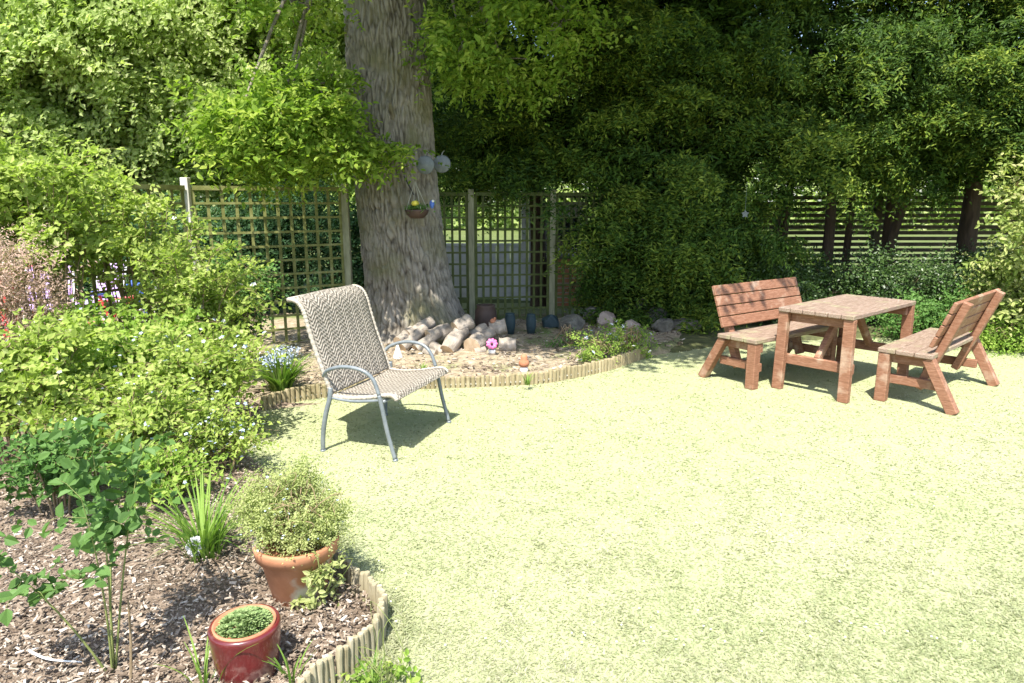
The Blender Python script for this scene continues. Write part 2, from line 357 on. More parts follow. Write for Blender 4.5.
# ------------------------------------------------------------------ foliage engine
def nrm(a): return a / (np.linalg.norm(a, axis=-1, keepdims=True) + 1e-9)
def leaf_arrays(base, d, n, L, Wd, rnd, kind=4):
    d = nrm(d); s = nrm(np.cross(d, n)); n2 = np.cross(s, d); L = L[:, None]; Wd = Wd[:, None]; k = len(base)
    if kind == 4:
        V = np.stack([base, base + d * L * .45 + s * Wd * .5 + n2 * Wd * .18, base + d * L - n2 * L * .1, base + d * L * .45 - s * Wd * .5 + n2 * Wd * .18], 1)
        Fq = np.arange(4)[None, :] + 4 * np.arange(k)[:, None]; q = 4
    else:
        V = np.stack([base, base + d * L * .28 + s * Wd * .42 + n2 * Wd * .14, base + d * L * .66 + s * Wd * .40 + n2 * Wd * .12, base + d * L - n2 * L * .14,
                      base + d * L * .66 - s * Wd * .40 + n2 * Wd * .12, base + d * L * .28 - s * Wd * .42 + n2 * Wd * .14], 1)
        o = 6 * np.arange(k)[:, None]; Fq = np.concatenate([np.array([[0, 3, 2, 1]]) + o, np.array([[0, 5, 4, 3]]) + o], 0); q = 6
    return V.reshape(-1, 3), Fq, np.repeat(rnd, q)
def spray(rs, o, d, L, K, ll, lw, up=1.0, spread=.5, crnd=None, droop=.15, tsz=.35, face=(-.12, -.5, 0), nj=.45):
    """o,d: (n,3) twig origins and directions; K leaves on each twig, left and right."""
    n = len(o); d = nrm(d)
    t = (np.arange(K)[None, :] + rs.rand(n, K)) / K
    s = np.where(np.arange(K) % 2 == 0, 1., -1.)[None, :] * np.ones((n, 1))
    nn = nrm((np.array([0, 0, up]) + np.array(face))[None, :] + rs.randn(n, 3) * nj)
    side = nrm(np.cross(d, nn)); LL = (L * (.7 + .6 * rs.rand(n)))[:, None]
    base = o[:, None, :] + d[:, None, :] * (t * LL)[..., None] + np.array([0, 0, -1.])[None, None, :] * (t ** 2 * LL * droop)[..., None]
    ld = d[:, None, :] * .55 + side[:, None, :] * (s * 1.0)[..., None] + rs.randn(n, K, 3) * spread
    ln = nn[:, None, :] + rs.randn(n, K, 3) * .35
    sz = (1 - tsz * t) * (.65 + .6 * rs.rand(n, K))
    c = rs.rand(n, K) * .6 + (crnd if crnd is not None else rs.rand(n))[:, None] * .4
    r = lambda a: a.reshape(-1, *a.shape[2:])
    return r(base), r(ld), r(ln), r(sz * ll), r(sz * lw), r(c)
def clump_crown(rs, ells, nclump, cr, nspray, K, L, ll, lw, kind=4, shell=.55, droop=.3, outward=.8, zmin=None, gap=0.0, vert=.7, cut=None, up=1.0, spread=.5, face=(-.12, -.5, 0), hdrop=.15, cvar=None):
    """ells: list of (centre, radii, weight). returns V,F,rnd and clump centres"""
    w = np.array([e[2] for e in ells], float); w /= w.sum()
    which = rs.choice(len(ells), nclump, p=w)
    C = np.array([e[0] for e in ells])[which]; R = np.array([e[1] for e in ells])[which]
    q = nrm(rs.randn(nclump, 3)); rad = shell + (1 - shell) * rs.rand(nclump) ** .6
    cc = C + q * rad[:, None] * R
    if gap > 0:
        g = fbm(cc[:, 0] * 1.3 + 7, cc[:, 2] * 1.5 + cc[:, 1] * .7, 5, 3); cc = cc[g > gap]; C = C[g > gap]; q = q[g > gap]
    if zmin is not None: k = cc[:, 2] > zmin; cc = cc[k]; C = C[k]; q = q[k]
    if cut is not None: k = cut(cc); cc = cc[k]; C = C[k]; q = q[k]
    m = len(cc); rc = rs.rand(m)
    o = (cc[:, None, :] + rs.randn(m, nspray, 3) * cr * np.array([1, 1, vert])).reshape(-1, 3)
    d = (q[:, None, :] * outward + rs.randn(m, nspray, 3) * .55 + np.array([0, 0, -droop])).reshape(-1, 3)
    cr_ = np.repeat(rc, nspray)
    if cut is not None: k = cut(o); o = o[k]; d = d[k]; cr_ = cr_[k]
    b, ld, ln, a1, a2, c = spray(rs, o, d, L, K, ll, lw, crnd=cr_, up=up, spread=spread, face=face, droop=hdrop)
    return leaf_arrays(b, ld, ln, a1, a2, c, kind), cc
def limbs(mb, rs, root, cc, n, r0, seg=6, base_h=.3, wob=.15):
    idx = rs.choice(len(cc), min(n, len(cc)), replace=False)
    for i in idx:
        e = cc[i]; a = np.array(root, float)
        m1 = a + (e - a) * .35 + np.array([0, 0, base_h]) * .4 + rs.randn(3) * wob * .3
        m2 = a + (e - a) * .7 + rs.randn(3) * wob * .4 + np.array([0, 0, base_h * .25])
        L = smooth_path([a, m1, m2, e], 4); k = len(L)
        mb.tube(L, [r0 * (1 - .85 * j / (k - 1)) for j in range(k)], seg, cap=False)

def add_flowers(rs, e, V, kind, flowers):
    fm, fn, fs = flowers; k = rs.randint(0, len(V) // (4 if kind == 4 else 6), fn) * (4 if kind == 4 else 6)
    ctr = V[k] + rs.randn(fn, 3) * .015 + np.array([0, 0, .01]); P = 5
    a = np.tile(np.arange(P) * 2 * PI / P, (fn, 1)) + rs.rand(fn, 1) * 6
    tilt = rs.randn(fn, 3) * .4 + np.array([0, -.3, 1]); tilt = nrm(tilt); u = nrm(np.cross(tilt, np.array([1., .1, 0]))); w = np.cross(tilt, u)
    dd = (u[:, None, :] * np.cos(a)[..., None] + w[:, None, :] * np.sin(a)[..., None]).reshape(-1, 3)
    bb = np.repeat(ctr, P, 0); tn = np.repeat(tilt, P, 0)
    s = np.repeat(fs * (.7 + .6 * rs.rand(fn)), P)
    V2, F2, r2 = leaf_arrays(bb, dd + tn * .3, tn, s, s * .8, rs.rand(fn * P), 4)
    if fn <= 40:
        V2 = V2.reshape(fn, -1, 3); r2 = r2.reshape(fn, -1)
        for i in range(fn): link_mesh('flower', np_mesh('flower', V2[i], np.arange(4 * P).reshape(-1, 4), r2[i]), fm, e)
    else: tag(link_mesh('flowers', np_mesh('flowers', V2, F2, r2), fm, e), kind='stuff')


def bough_crown(rs, ells, nb, br, ncl, cr, nspray, K, L, ll, lw, shell=.6, zmin=None, droop=.35, hdrop=.35, face=(-.2, -.6, 0), up=.8, vert=.45, gap=0, nj=.45):
    """two levels: boughs spread over the crown, leafy pads on the top and outer side of each bough"""
    w = np.array([e[2] for e in ells], float); w /= w.sum(); which = rs.choice(len(ells), nb, p=w)
    C = np.array([e[0] for e in ells])[which]; R_ = np.array([e[1] for e in ells])[which]
    q = nrm(rs.randn(nb, 3)); bc = C + q * (shell + (1 - shell) * rs.rand(nb, 1) ** .7) * R_
    k = np.ones(nb, bool)
    if zmin is not None: k = bc[:, 2] > zmin
    bc, q = bc[k], q[k]; nb = len(bc)
    out = nrm(q * np.array([1, 1, .25]) + rs.randn(nb, 3) * .25); sd_ = nrm(np.cross(out, [0, 0, 1.])); sc = br * (.6 + .8 * rs.rand(nb))[:, None, None]
    u = rs.uniform(-1, 1, (nb, ncl)); v = rs.uniform(-1, 1, (nb, ncl)) * np.sqrt(1 - u ** 2)
    cc = bc[:, None, :] + sc * (out[:, None, :] * (u * 1.25)[..., None] + sd_[:, None, :] * (v * .8)[..., None] + np.array([0, 0, 1.]) * (.42 * (1 - u ** 2 - v ** 2) - .30 * (u + 1) ** 1.5 * .6)[..., None])
    d0 = out[:, None, :] + sd_[:, None, :] * (v * .8)[..., None] + 0 * cc
    cc = cc.reshape(-1, 3); d0 = d0.reshape(-1, 3); rb = np.repeat(rs.rand(nb), ncl)
    if zmin is not None: k = cc[:, 2] > zmin - .15; cc, d0, rb = cc[k], d0[k], rb[k]
    m = len(cc)
    o = (cc[:, None, :] + rs.randn(m, nspray, 3) * cr * np.array([1, 1, vert])).reshape(-1, 3)
    d = (d0[:, None, :] * .8 + rs.randn(m, nspray, 3) * .45 + np.array([0, 0, -droop])).reshape(-1, 3)
    b, ld, ln, a1, a2, c = spray(rs, o, d, L, K, ll, lw, crnd=np.repeat(rb, nspray), up=up, face=face, droop=hdrop, nj=nj)
    return leaf_arrays(b, ld, ln, a1, a2, c, 4), bc

def stem_shrub(name, loc, label, cat, h, w, depth, nst, ntw, K, L, ll, lw, mat, seed, t0=.25, kind=4, group=None, flowers=None, rst=.006, arch=.5, stem='twig', lean=(0, 0), tw_up=.35, hmin=.55, base_r=.25, face=(-.1, -.5, 0), spread=.5):
    rs = np.random.RandomState(seed); random.seed(seed); e = empty(name, loc, label, cat, group=group)
    a = rs.rand(nst) * 2 * PI; r = np.sqrt(rs.rand(nst)); hh = h * (hmin + (1 - hmin) * rs.rand(nst)) * (1 - .25 * r ** 2)
    ex = np.cos(a) * r * w + lean[0] * hh; ey = np.sin(a) * r * w * depth + lean[1] * hh
    P0 = np.stack([np.cos(a) * r * w * base_r, np.sin(a) * r * w * depth * base_r, 0 * a], 1); P2 = np.stack([ex, ey, hh], 1)
    P1 = np.stack([P0[:, 0] + (ex - P0[:, 0]) * .25, P0[:, 1] + (ey - P0[:, 1]) * .25, hh * (.6 + arch)], 1) + rs.randn(nst, 3) * .04 * h
    pt = lambda i, t: P0[i] * ((1 - t) ** 2)[..., None] + P1[i] * (2 * t * (1 - t))[..., None] + P2[i] * (t ** 2)[..., None]
    I = np.repeat(np.arange(nst), ntw); t = t0 + (1 - t0) * ((np.tile(np.arange(ntw), nst) + rs.rand(nst * ntw)) / ntw)
    o = pt(I, t); tan = nrm(pt(I, t + .02) - pt(I, t - .02)); d = nrm(tan * .5 + nrm(rs.randn(len(o), 3) * np.array([1, 1, .5])) * .9 + np.array([0, 0, tw_up]))
    Ls = 1 - .55 * (t - t0) / (1 - t0)
    n = len(o); b, ld, ln, a1, a2, c = spray(rs, o, d * 1.0, L, K, ll, lw, crnd=np.repeat(rs.rand(nst), ntw), face=face, spread=spread, droop=.25)
    V, Fq, rr_ = leaf_arrays(b, ld, ln, a1, a2, c, kind); link_mesh('foliage', np_mesh('foliage', V, Fq, rr_), mat, e)
    mb = MB()
    for i in range(nst):
        T = np.linspace(0, 1, 8); mb.tube(pt(np.full(8, i), T), [rst * (1 - .8 * q) for q in T], 5, cap=False)
    for i in range(0, n, 2): mb.tube([o[i], o[i] + d[i] * L * .5, o[i] + d[i] * L * .9 - np.array([0, 0, L * .15])], [rst * .3, rst * .22, rst * .1], 3, cap=False)
    mb.build('stems', M[stem], e, smooth=True)
    if flowers: add_flowers(rs, e, V, kind, flowers)
    return e

def plant(name, loc, label, cat, ells, seed, nclump, cr, nspray, K, L, ll, lw, mat, kind=4, nstem=14, rstem=.012, stem='twig', group=None, flowers=None, trunk=None, part='foliage', stempart='stems', root=None, **kw):
    rs = np.random.RandomState(seed)
    e = empty(name, loc, label, cat, group=group); loc = np.array(loc, float)
    (V, Fq, r), cc = clump_crown(rs, ells, nclump, cr, nspray, K, L, ll, lw, kind, **kw)
    o = link_mesh(part, np_mesh(part, V, Fq, r), mat, e)
    mb = MB()
    if trunk:
        for path, rads in trunk: mb.tube(smooth_path([np.array(p, float) for p in path], 5), list(np.interp(np.linspace(0, 1, (len(path) - 1) * 5 + 1), np.linspace(0, 1, len(rads)), rads)), 12, cap=False, jit=.06)
    random.seed(seed)
    limbs(mb, rs, root if root is not None else (0, 0, 0.02), cc, nstem, rstem)
    mb.build(stempart, M[stem] if isinstance(stem, str) else stem, e, smooth=True)
    if flowers: add_flowers(rs, e, V, kind, flowers)
    return e

# ------------------------------------------------------------------ world + sun
EL, AZ = math.radians(60), math.radians(-166)   # sun stands behind the camera, a little left
wd = bpy.data.worlds.new('World'); S.world = wd; wd.use_nodes = True; wt = wd.node_tree; wt.nodes.clear()
sky = wt.nodes.new('ShaderNodeTexSky'); sky.sky_type = 'NISHITA'; sky.sun_disc = False; sky.sun_elevation = EL
sd = Vector((-.24 * math.cos(EL) / 1, -.97 * math.cos(EL), math.sin(EL))).normalized()    # towards the sun
az = math.atan2(sd.x, sd.y); sky.sun_rotation = az; sky.dust_density = 1.5; sky.altitude = 50
bg = wt.nodes.new('ShaderNodeBackground'); bg.inputs[1].default_value = .15; wo = wt.nodes.new('ShaderNodeOutputWorld')
wt.links.new(sky.outputs[0], bg.inputs[0]); wt.links.new(bg.outputs[0], wo.inputs[0])
sl = bpy.data.lights.new('sun', 'SUN'); sl.energy = 4.6; sl.angle = math.radians(.5); sl.color = (1, .955, .87)
so = bpy.data.objects.new('sun', sl); col.objects.link(so); so.rotation_euler = sd.to_track_quat('Z', 'Y').to_euler(); so.location = (-3, -8, 12)
S.view_settings.view_transform = 'Standard'; S.view_settings.look = 'None'; S.view_settings.exposure = 1.27; S.view_settings.gamma = 1
S.render.engine = 'CYCLES'; S.cycles.max_bounces = 7; S.cycles.diffuse_bounces = 4; S.cycles.transmission_bounces = 4

# ------------------------------------------------------------------ ground
me = bpy.data.meshes.new('ground'); me.from_pydata([(-400, -60, -.02), (400, -60, -.02), (400, 600, -.02), (-400, 600, -.02)], [], [(0, 1, 2, 3)])
tag(link_mesh('ground', me, M['field']), 'sunlit grassy ground reaching far beyond the fences', 'ground', kind='structure')

# outlines of the beds, world metres
edge_left = [gp(*p) for p in ((300, 716), (325, 694), (352, 673), (371, 656), (382, 640), (384, 622), (372, 604), (350, 590), (335, 560), (320, 530), (285, 490), (250, 455), (246, 430), (262, 411))]
edge_tree = [gp(*p) for p in ((262, 411), (300, 401), (345, 395), (395, 390), (450, 388), (503, 386), (548, 383), (606, 371), (646, 357))]
bed_poly = [(-6, 1.0), (-.9, 1.0)] + [tuple(p[:2]) for p in edge_left] + [tuple(p[:2]) for p in edge_tree[1:]] + [(1.9, 7.3), (2.2, 8.4), (1.6, 9.6), (-6, 9.6)]
dark_poly = [(1.2, 7.6), (1.75, 7.15), (2.6, 7.7), (3.8, 7.9), (5.2, 8.1), (6.5, 7.6), (9.5, 7.3), (9.5, 11), (1.2, 11)]
def sheet(name, poly, m, z0, hgt, step=.04, amp=.02, ramp_=.12, fs=6, seed=1):
    xs = [p[0] for p in poly]; ys = [p[1] for p in poly]
    X, Y = np.meshgrid(np.arange(min(xs), max(xs) + step, step), np.arange(min(ys), max(ys) + step, step), indexing='ij')
    ins = inpoly(X, Y, poly); d = edist(X, Y, poly) * np.where(ins, 1, -1)
    Z = z0 + np.where(d > 0, hgt * np.clip(d / ramp_, 0, 1), -.05) + amp * (fbm(X * fs, Y * fs, seed) - .45) * np.clip(d / .1, 0, 1) * 2
    V = np.stack([X, Y, Z], -1).reshape(-1, 3); a, b = X.shape; I = np.arange(a * b).reshape(a, b)
    Fq = np.stack([I[:-1, :-1], I[1:, :-1], I[1:, 1:], I[:-1, 1:]], -1).reshape(-1, 4)
    k = (d > -step * 1.1).reshape(-1)[Fq].all(1); Fq = Fq[k]
    u, inv = np.unique(Fq.ravel(), return_inverse=True)
    o = link_mesh(name, np_mesh(name, V[u], inv.reshape(-1, 4), smooth=True), m)
    return o
bed_z = lambda x, y: .05
tag(sheet('flower_bed', [p for p in bed_poly if p[1] < 5.2] + [(-1.5, 5.3), (-6, 5.3)], M['soil'], .0, .05, .03, .02, seed=3), 'brown bark mulch bed in the left corner', 'flower bed', kind='structure')
tree_poly = [(-6, 5.25), (-1.6, 5.25)] + [tuple(p[:2]) for p in edge_tree] + [(1.9, 7.3), (2.2, 8.4), (1.6, 9.6), (-6, 9.6)]
tag(sheet('tree_bed', tree_poly, M['tree_soil'], .002, .06, .04, .03, seed=8), 'dry soil bed around the foot of the big oak', 'flower bed', kind='structure')
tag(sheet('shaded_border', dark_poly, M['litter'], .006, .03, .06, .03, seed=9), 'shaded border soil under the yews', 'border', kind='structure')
me = np_mesh('lawn', np.array([(-9, -8, .0), (12, -8, .0), (12, 10.9, .0), (-9, 10.9, .0)]) + 0., np.array([[0, 1, 2, 3]]))
tag(link_mesh('lawn', me, M['lawn']), 'pale sun-bleached mown lawn', 'lawn', kind='structure')

# grass blades
rs = np.random.RandomState(11); n = 560000
d = 1 / rs.uniform(1 / 10.4, 1 / 1.35, n); x = rs.uniform(-1, 1, n) * (.86 * d + 1.5); y = d
k = ~inpoly(x, y, bed_poly) & ~(inpoly(x, y, dark_poly) & (rs.rand(n) > .6)) & (x > -2.2); x, y, d = x[k], y[k], d[k]
pn = fbm(x * 1.3, y * 1.3, 21, 4); pf = fbm(x * 9, y * 9, 31, 3)
k = rs.rand(len(x)) < np.clip(.5 + 1.1 * (pf - .25), .3, 1); x, y, d, pn, pf = x[k], y[k], d[k], pn[k], pf[k]; m = len(x)
h = (.006 + .009 * rs.rand(m)) * (.75 + .8 * pf); h *= np.where(edist(x, y, bed_poly) < .10, 1.9, 1)
az_ = rs.rand(m) * 2 * PI; lean = 1.3 + 2.0 * rs.rand(m); wdt = (.0016 + .0018 * rs.rand(m)) * (.6 + d / 3.2)
ld = np.stack([np.cos(az_) * lean, np.sin(az_) * lean, np.ones(m)], 1); base = np.stack([x, y, np.full(m, .0)], 1)
ldn = nrm(ld); sdv = nrm(np.cross(ldn, np.array([0, 0, 1.]) + rs.randn(m, 3) * .3))
V = np.stack([base - sdv * wdt[:, None], base + sdv * wdt[:, None], base + ldn * (h * (1 + lean * .25))[:, None]], 1).reshape(-1, 3)
rn = np.clip(rs.rand(m) * .75 + (pn - .45) * 1.0 + .12, 0, 1)
tag(link_mesh('lawn_grass', np_mesh('lawn_grass', V, np.arange(3 * m).reshape(-1, 3), np.repeat(rn, 3)), M['grass_blade']), 'short mown grass blades of the lawn', 'grass', kind='stuff')
# daisies in the lawn
m = 500; d = 1 / rs.uniform(1 / 8.2, 1 / 2.2, m); x = rs.uniform(-.3, 1, m) * .8 * d; k = ~inpoly(x, d, bed_poly) & (fbm(x * 1.1, d * 1.1, 77, 3) > .42); x, d = x[k], d[k]; m = len(x)
b = np.stack([x, d, .018 + .012 * rs.rand(m)], 1); dd = np.repeat(nrm(rs.randn(m, 3) * np.array([1, 1, .1])), 2, 0); dd[1::2] = np.cross(dd[1::2], [0, 0, 1])
V, Fq, r = leaf_arrays(np.repeat(b, 2, 0) - dd * .006, dd, np.tile([0, 0, 1.], (2 * m, 1)), np.full(2 * m, .009), np.full(2 * m, .007), rs.rand(2 * m))
tag(link_mesh('daisies', np_mesh('daisies', V, Fq, r), M['petal_white']), 'tiny white daisies scattered in the lawn', 'daisies', kind='stuff')

# bark chips
def chips(name, poly, n, x0, x1, y0, y1, sz, label, seed):
    rs = np.random.RandomState(seed)
    y = 1 / rs.uniform(1 / y1, 1 / y0, n); x = rs.uniform(x0, x1, n); k = inpoly(x, y, poly) & (edist(x, y, poly) > .03); x, y = x[k], y[k]; m = len(x)
    a = rs.rand(m) * 2 * PI; dr = np.stack([np.cos(a), np.sin(a), rs.randn(m) * .25], 1); nn = np.stack([rs.randn(m) * .35, rs.randn(m) * .35, np.ones(m)], 1)
    dr = nrm(dr); s = nrm(np.cross(dr, nn)); nn = np.cross(s, dr)
    L = (sz * (.35 + rs.rand(m) ** 2 * 1.3))[:, None]; w = L * (.2 + .3 * rs.rand(m))[:, None]; t = L * .12
    c = np.stack([x, y, .055 + .03 * rs.rand(m)], 1)
    vs = [c + dr * L * a_ * (1 if a_ < 0 else .8) / 2 * 1. + s * w * b_ / 2 * (1 if a_ < 0 else .6) + nn * t * c_ / 2 for a_ in (-1, 1) for b_ in (-1, 1) for c_ in (-1, 1)]
    V = np.stack(vs, 1).reshape(-1, 3); o = 8 * np.arange(m)[:, None]
    Fq = np.concatenate([np.array([f]) + o for f in ((0,1,3,2),(4,6,7,5),(0,4,5,1),(2,3,7,6),(1,5,7,3))], 0)
    tag(link_mesh(name, np_mesh(name, V, Fq, np.repeat(rs.rand(m), 8)), M['chip']), label, 'mulch', kind='stuff')
chips('bark_mulch', bed_poly, 90000, -4.2, 0, 1.3, 5.2, .020, 'loose bark chips covering the left flower bed', 4)
chips('leaf_litter', tree_poly, 9000, -2.6, 2, 5.3, 9, .035, 'dry leaf litter on the soil around the oak', 5)

# ------------------------------------------------------------------ bed edging made of half-round stakes
def edging(path, label, m, r=.024, h=.11, seed=0, lean=0, flat=False):
    random.seed(seed); P = smooth_path([p for p in path], 8); seg = [0]
    for i in range(1, len(P)): seg.append(seg[-1] + np.hypot(*(P[i] - P[i - 1])[:2]))
    e = empty('log_roll_edging', P[0], label, 'edging', group='roll edging around the beds'); base = P[0]
    mb = MB(); s = r
    while s < seg[-1]:
        j = int(np.searchsorted(seg, s)); t = (s - seg[j - 1]) / (seg[j] - seg[j - 1] + 1e-9); p = P[j - 1] * (1 - t) + P[j] * t - base
        hh = h * random.uniform(.93, 1.06); rr = r * random.uniform(.88, 1.0); q = p + np.array([random.uniform(-.003, .003), random.uniform(-.003, .003), 0])
        tl = np.array([random.uniform(-.006, .006), random.uniform(-.006, .006), 0])
        mb.tube([q + (0, 0, -.03), q + tl * .5 + (0, 0, hh * .7), q + tl + (0, 0, hh - .006), q + tl + (0, 0, hh)], [rr, rr, rr * .98, rr * .86], 9)
        s += 2 * r * 1.0
    mb.build('stakes', m, e)
    w = MB(); Q = [p - base + np.array([0, 0, h * .3]) for p in P]; w.tube([q + (0, 0, .0) for q in Q], r * .45, 5)
    w.build('wire_strap', M['wire'], e)
    return e
edging(edge_left[0:6], 'nearest length of weathered olive roll edging beside the small red pot', M['old_stake'], .0135, .13, 1)
edging([edge_left[5], edge_left[6], edge_left[7], edge_left[8]], 'pale grey stretch of roll edging curving behind the large terracotta pot', M['old_stake'], .0135, .12, 2)
E2 = smooth_path(edge_tree, 8)
edging(edge_tree[0:4], 'length of pale edging stakes behind the woven chair', M['stake'], .022, .12, 3)
edging(edge_tree[3:7], 'middle length of pale edging stakes in front of the log pile', M['stake'], .022, .10, 4)
edging(edge_tree[6:9], 'right hand length of pale edging stakes curving back under the blue flowers', M['stake'], .022, .12, 5)

# ------------------------------------------------------------------ oak
def oak():
    rs = np.random.RandomState(3); Y0 = 8.05
    base = np.array([at(412, 330, Y0)[0], Y0, 0.0])
    e = empty('oak_tree', base, 'massive oak with deeply ridged trunk rising beside the trellis', 'tree')
    # centre line & radius from the silhouette
    rows = [(-.1, -.02 + at(420, 345, Y0)[0], .78), (.12, at(417, 345, Y0)[0], .66), (.35, at(413, 310, Y0)[0], .56), (.7, at(408, 275, Y0)[0], .505), (1.2, at(402, 235, Y0)[0], .485), (1.7, at(397, 190, Y0)[0], .475),
            (2.6, at(391, 110, Y0)[0], .465), (3.8, at(385, 10, Y0)[0], .45), (5.2, at(380, -90, Y0)[0], .43), (7, at(378, -90, Y0)[0], .36), (10, at(378, -90, Y0)[0], .2), (12.5, at(384, -90, Y0)[0], .06)]
    rows = np.array(rows); na, nz = 420, 760
    z = np.concatenate([np.linspace(-.1, 4.5, 620), np.linspace(4.53, 12.5, 140)])
    cx = np.interp(z, rows[:, 0], rows[:, 1]) - base[0]; rr = np.interp(z, rows[:, 0], rows[:, 2])
    ker = np.ones(41) / 41; pad = lambda a: np.concatenate([np.full(20, a[0]), a, np.full(20, a[-1])])
    rr = .965 * np.convolve(pad(rr), ker, 'valid'); cx = np.convolve(pad(cx), ker, 'valid')
    th = np.linspace(0, 2 * PI, na, endpoint=False); T, Z = np.meshgrid(th, z, indexing='ij')
    U = T / (2 * PI); 
    warp = (fbm(U * 12, Z * 1.6, 3, 3) - .5) * 2.6
    # ridges: interlocking, elongated
    P1 = 46
    a = vnoise(U * P1 + warp * 0, Z * 3.2 + 0 * U, 5, P1); 
    ph = U * 2 * PI * 46 + (fbm(U * 34, Z * 2.6, 9, 4) - .5) * 20
    ridge = np.abs(np.sin(ph * .5 * 1.0)); ridge = 1 - (1 - ridge) ** 2
    # seam-free at theta=0 (facing back): blend
    sm = np.clip(np.minimum(U, 1 - U) * 30, 0, 1)
    ridge = ridge * sm + (1 - sm) * .7
    brk = fbm(U * 40, Z * 9, 15, 3)
    hgt = ridge * (.55 + .75 * (brk - .2)); hgt = hgt * sm + .5 * (1 - sm)
    flare = np.clip(1 - Z / 1.1, 0, 1) ** 2
    butt = .10 * flare * (np.sin(T * 5 + .8) * .5 + .5) * rr[None, :] * 1.2
    R = rr[None, :] + butt + .026 * (hgt - .4) * np.clip(rr[None, :] / .4, .3, 1) + .02 * (fbm(U * 6, Z * 1.3, 31, 2) - .4) * sm
    def cells(a, b, per, seed):
        ai = np.floor(a).astype(int); bi = np.floor(b).astype(int); f1 = np.full(a.shape, 9.); f2 = np.full(a.shape, 9.)
        q = np.random.RandomState(seed).rand(per, 400, 2)
        for i in (-1, 0, 1):
            for j in (-1, 0, 1):
                c1 = ai + i; c2 = bi + j; o = q[c1 % per, c2 % 400]; dd = np.hypot(a - c1 - o[..., 0], b - c2 - o[..., 1])
                f2 = np.where(dd < f1, f1, np.minimum(f2, dd)); f1 = np.minimum(f1, dd)
        return f2 - f1
    wx = (fbm(U * 30, Z * 5, 51, 3) - .45) * 1.1 * sm
    cl = np.clip(cells(U * 64 + wx * 1.5, Z * 4.6 + wx * .3, 64, 5) * 2.6, 0, 1)
    hgt = .32 * cl + .85 * hgt * (.75 + .35 * cl) - .08
    R = rr[None, :] + butt + .040 * (hgt - .4) * np.clip(rr[None, :] / .4, .3, 1) + .02 * (fbm(U * 6, Z * 1.3, 31, 2) - .4) * sm
    tt = T + PI / 2    # seam faces away from the lawn
    V = np.stack([cx[None, :] + R * np.cos(tt), R * np.sin(tt), Z], -1).reshape(-1, 3)
    I = np.arange(na * len(z)).reshape(na, len(z)); J = np.roll(I, -1, 0)
    Fq = np.stack([I[:, :-1], J[:, :-1], J[:, 1:], I[:, 1:]], -1).reshape(-1, 4)
    link_mesh('trunk', np_mesh('trunk', V, Fq, hgt.ravel(), smooth=True), M['oak_bark'], e)
    # crown: high canopy, plus low sprays that hang into view
    ells = [((1.1, -1.9, 5.0), (1.9, .95, .6), 1.6), ((1.2, -2.6, 5.2), (1.6, .7, .5), .8), ((3.1, -1.5, 5.3), (1.2, .8, .5), .6), ((2.0, -3.3, 5.3), (1.0, .5, .4), .22), ((.9, -1.3, 7.0), (3.6, 2.3, 1.5), 3.5), ((2.0, .2, 6.6), (1.4, 1.6, 1.2), .6), ((.5, 1, 9.5), (3.5, 3.0, 2.2), 1.6)]
    (V, Fq, r), cc = clump_crown(rs, ells, 800, .34, 12, 8, .45, .15, .10, 4, shell=.2, droop=.1)
    def hang(ctr, rad, nc, seed, ns=9, K=9):
        q = np.random.RandomState(seed)
        return clump_crown(q, [(tuple(np.array(ctr) - base), rad, 1)], nc, .14, ns, K, .28, .085, .046, 6, shell=.1, droop=.15, vert=.22, outward=.6)
    Vs, Fs, Rs = [V], [Fq], [r]; off = len(V); ccs = []
    six = []
    for (px, py, Yd, rad, nc, sd_) in ((283, 115, 6.8, (.60, .6, .30), 46, 1), (235, 128, 6.4, (.45, .4, .24), 28, 2), (318, 95, 7.0, (.30, .4, .30), 22, 3), (270, 160, 6.6, (.50, .4, .16), 20, 4),
                                   (384, 146, 7.2, (.15, .1, .06), 6, 5), (345, 158, 7.1, (.25, .3, .10), 9, 6), (462, 50, 7.4, (.30, .5, .34), 22, 7), (505, 72, 7.7, (.40, .5, .25), 18, 8), (490, 5, 7.2, (.35, .6, .3), 14, 9), (560, 30, 7.4, (.4, .4, .2), 12, 10), (300, 15, 7.2, (.38, .5, .28), 14, 12)):
        (v, f, r_), c_ = hang(at(px, py, Yd), rad, nc, sd_); six.append((v, f, r_)); ccs.append(c_)
    link_mesh('crown', np_mesh('crown', V, Fq, r), M['oak_leaf'], e)
    V = np.concatenate([a[0] for a in six]); o = 0; Fl = []
    for a in six: Fl.append(a[1] + o); o += len(a[0])
    link_mesh('low_foliage', np_mesh('low_foliage', V, np.concatenate(Fl), np.concatenate([a[2] for a in six])), M['oak_leaf'], e)
    mb = MB(); random.seed(5)
    limbs(mb, rs, (-.1, 0, 5.2), cc, 26, .14, 8, 1.2, .5)
    cxs = at(385, 0, Y0)[0] - base[0]
    for c_ in ccs:
        q = c_[rs.choice(len(c_), 7)]; m0 = c_.mean(0)
        if abs(m0[0] - cxs) < .6: p0 = m0 + np.array([.02, .5, .25])
        else: p0 = np.array([cxs + (.42 if m0[0] > cxs else -.42), -.1, max(4.4, m0[2] + 1.0)])
        mb.tube(smooth_path([p0, p0 * .5 + m0 * .5 + (0, 0, .35), m0 + (0, 0, .1)], 6), [.035 - .0022 * i for i in range(13)], 6, cap=False)
        limbs(mb, rs, m0 + (0, 0, .1), q, 7, .010, 4, .05, .08)
    mb.build('limbs', M['grey_bark'], e, smooth=True)
    return base
OAK = oak()

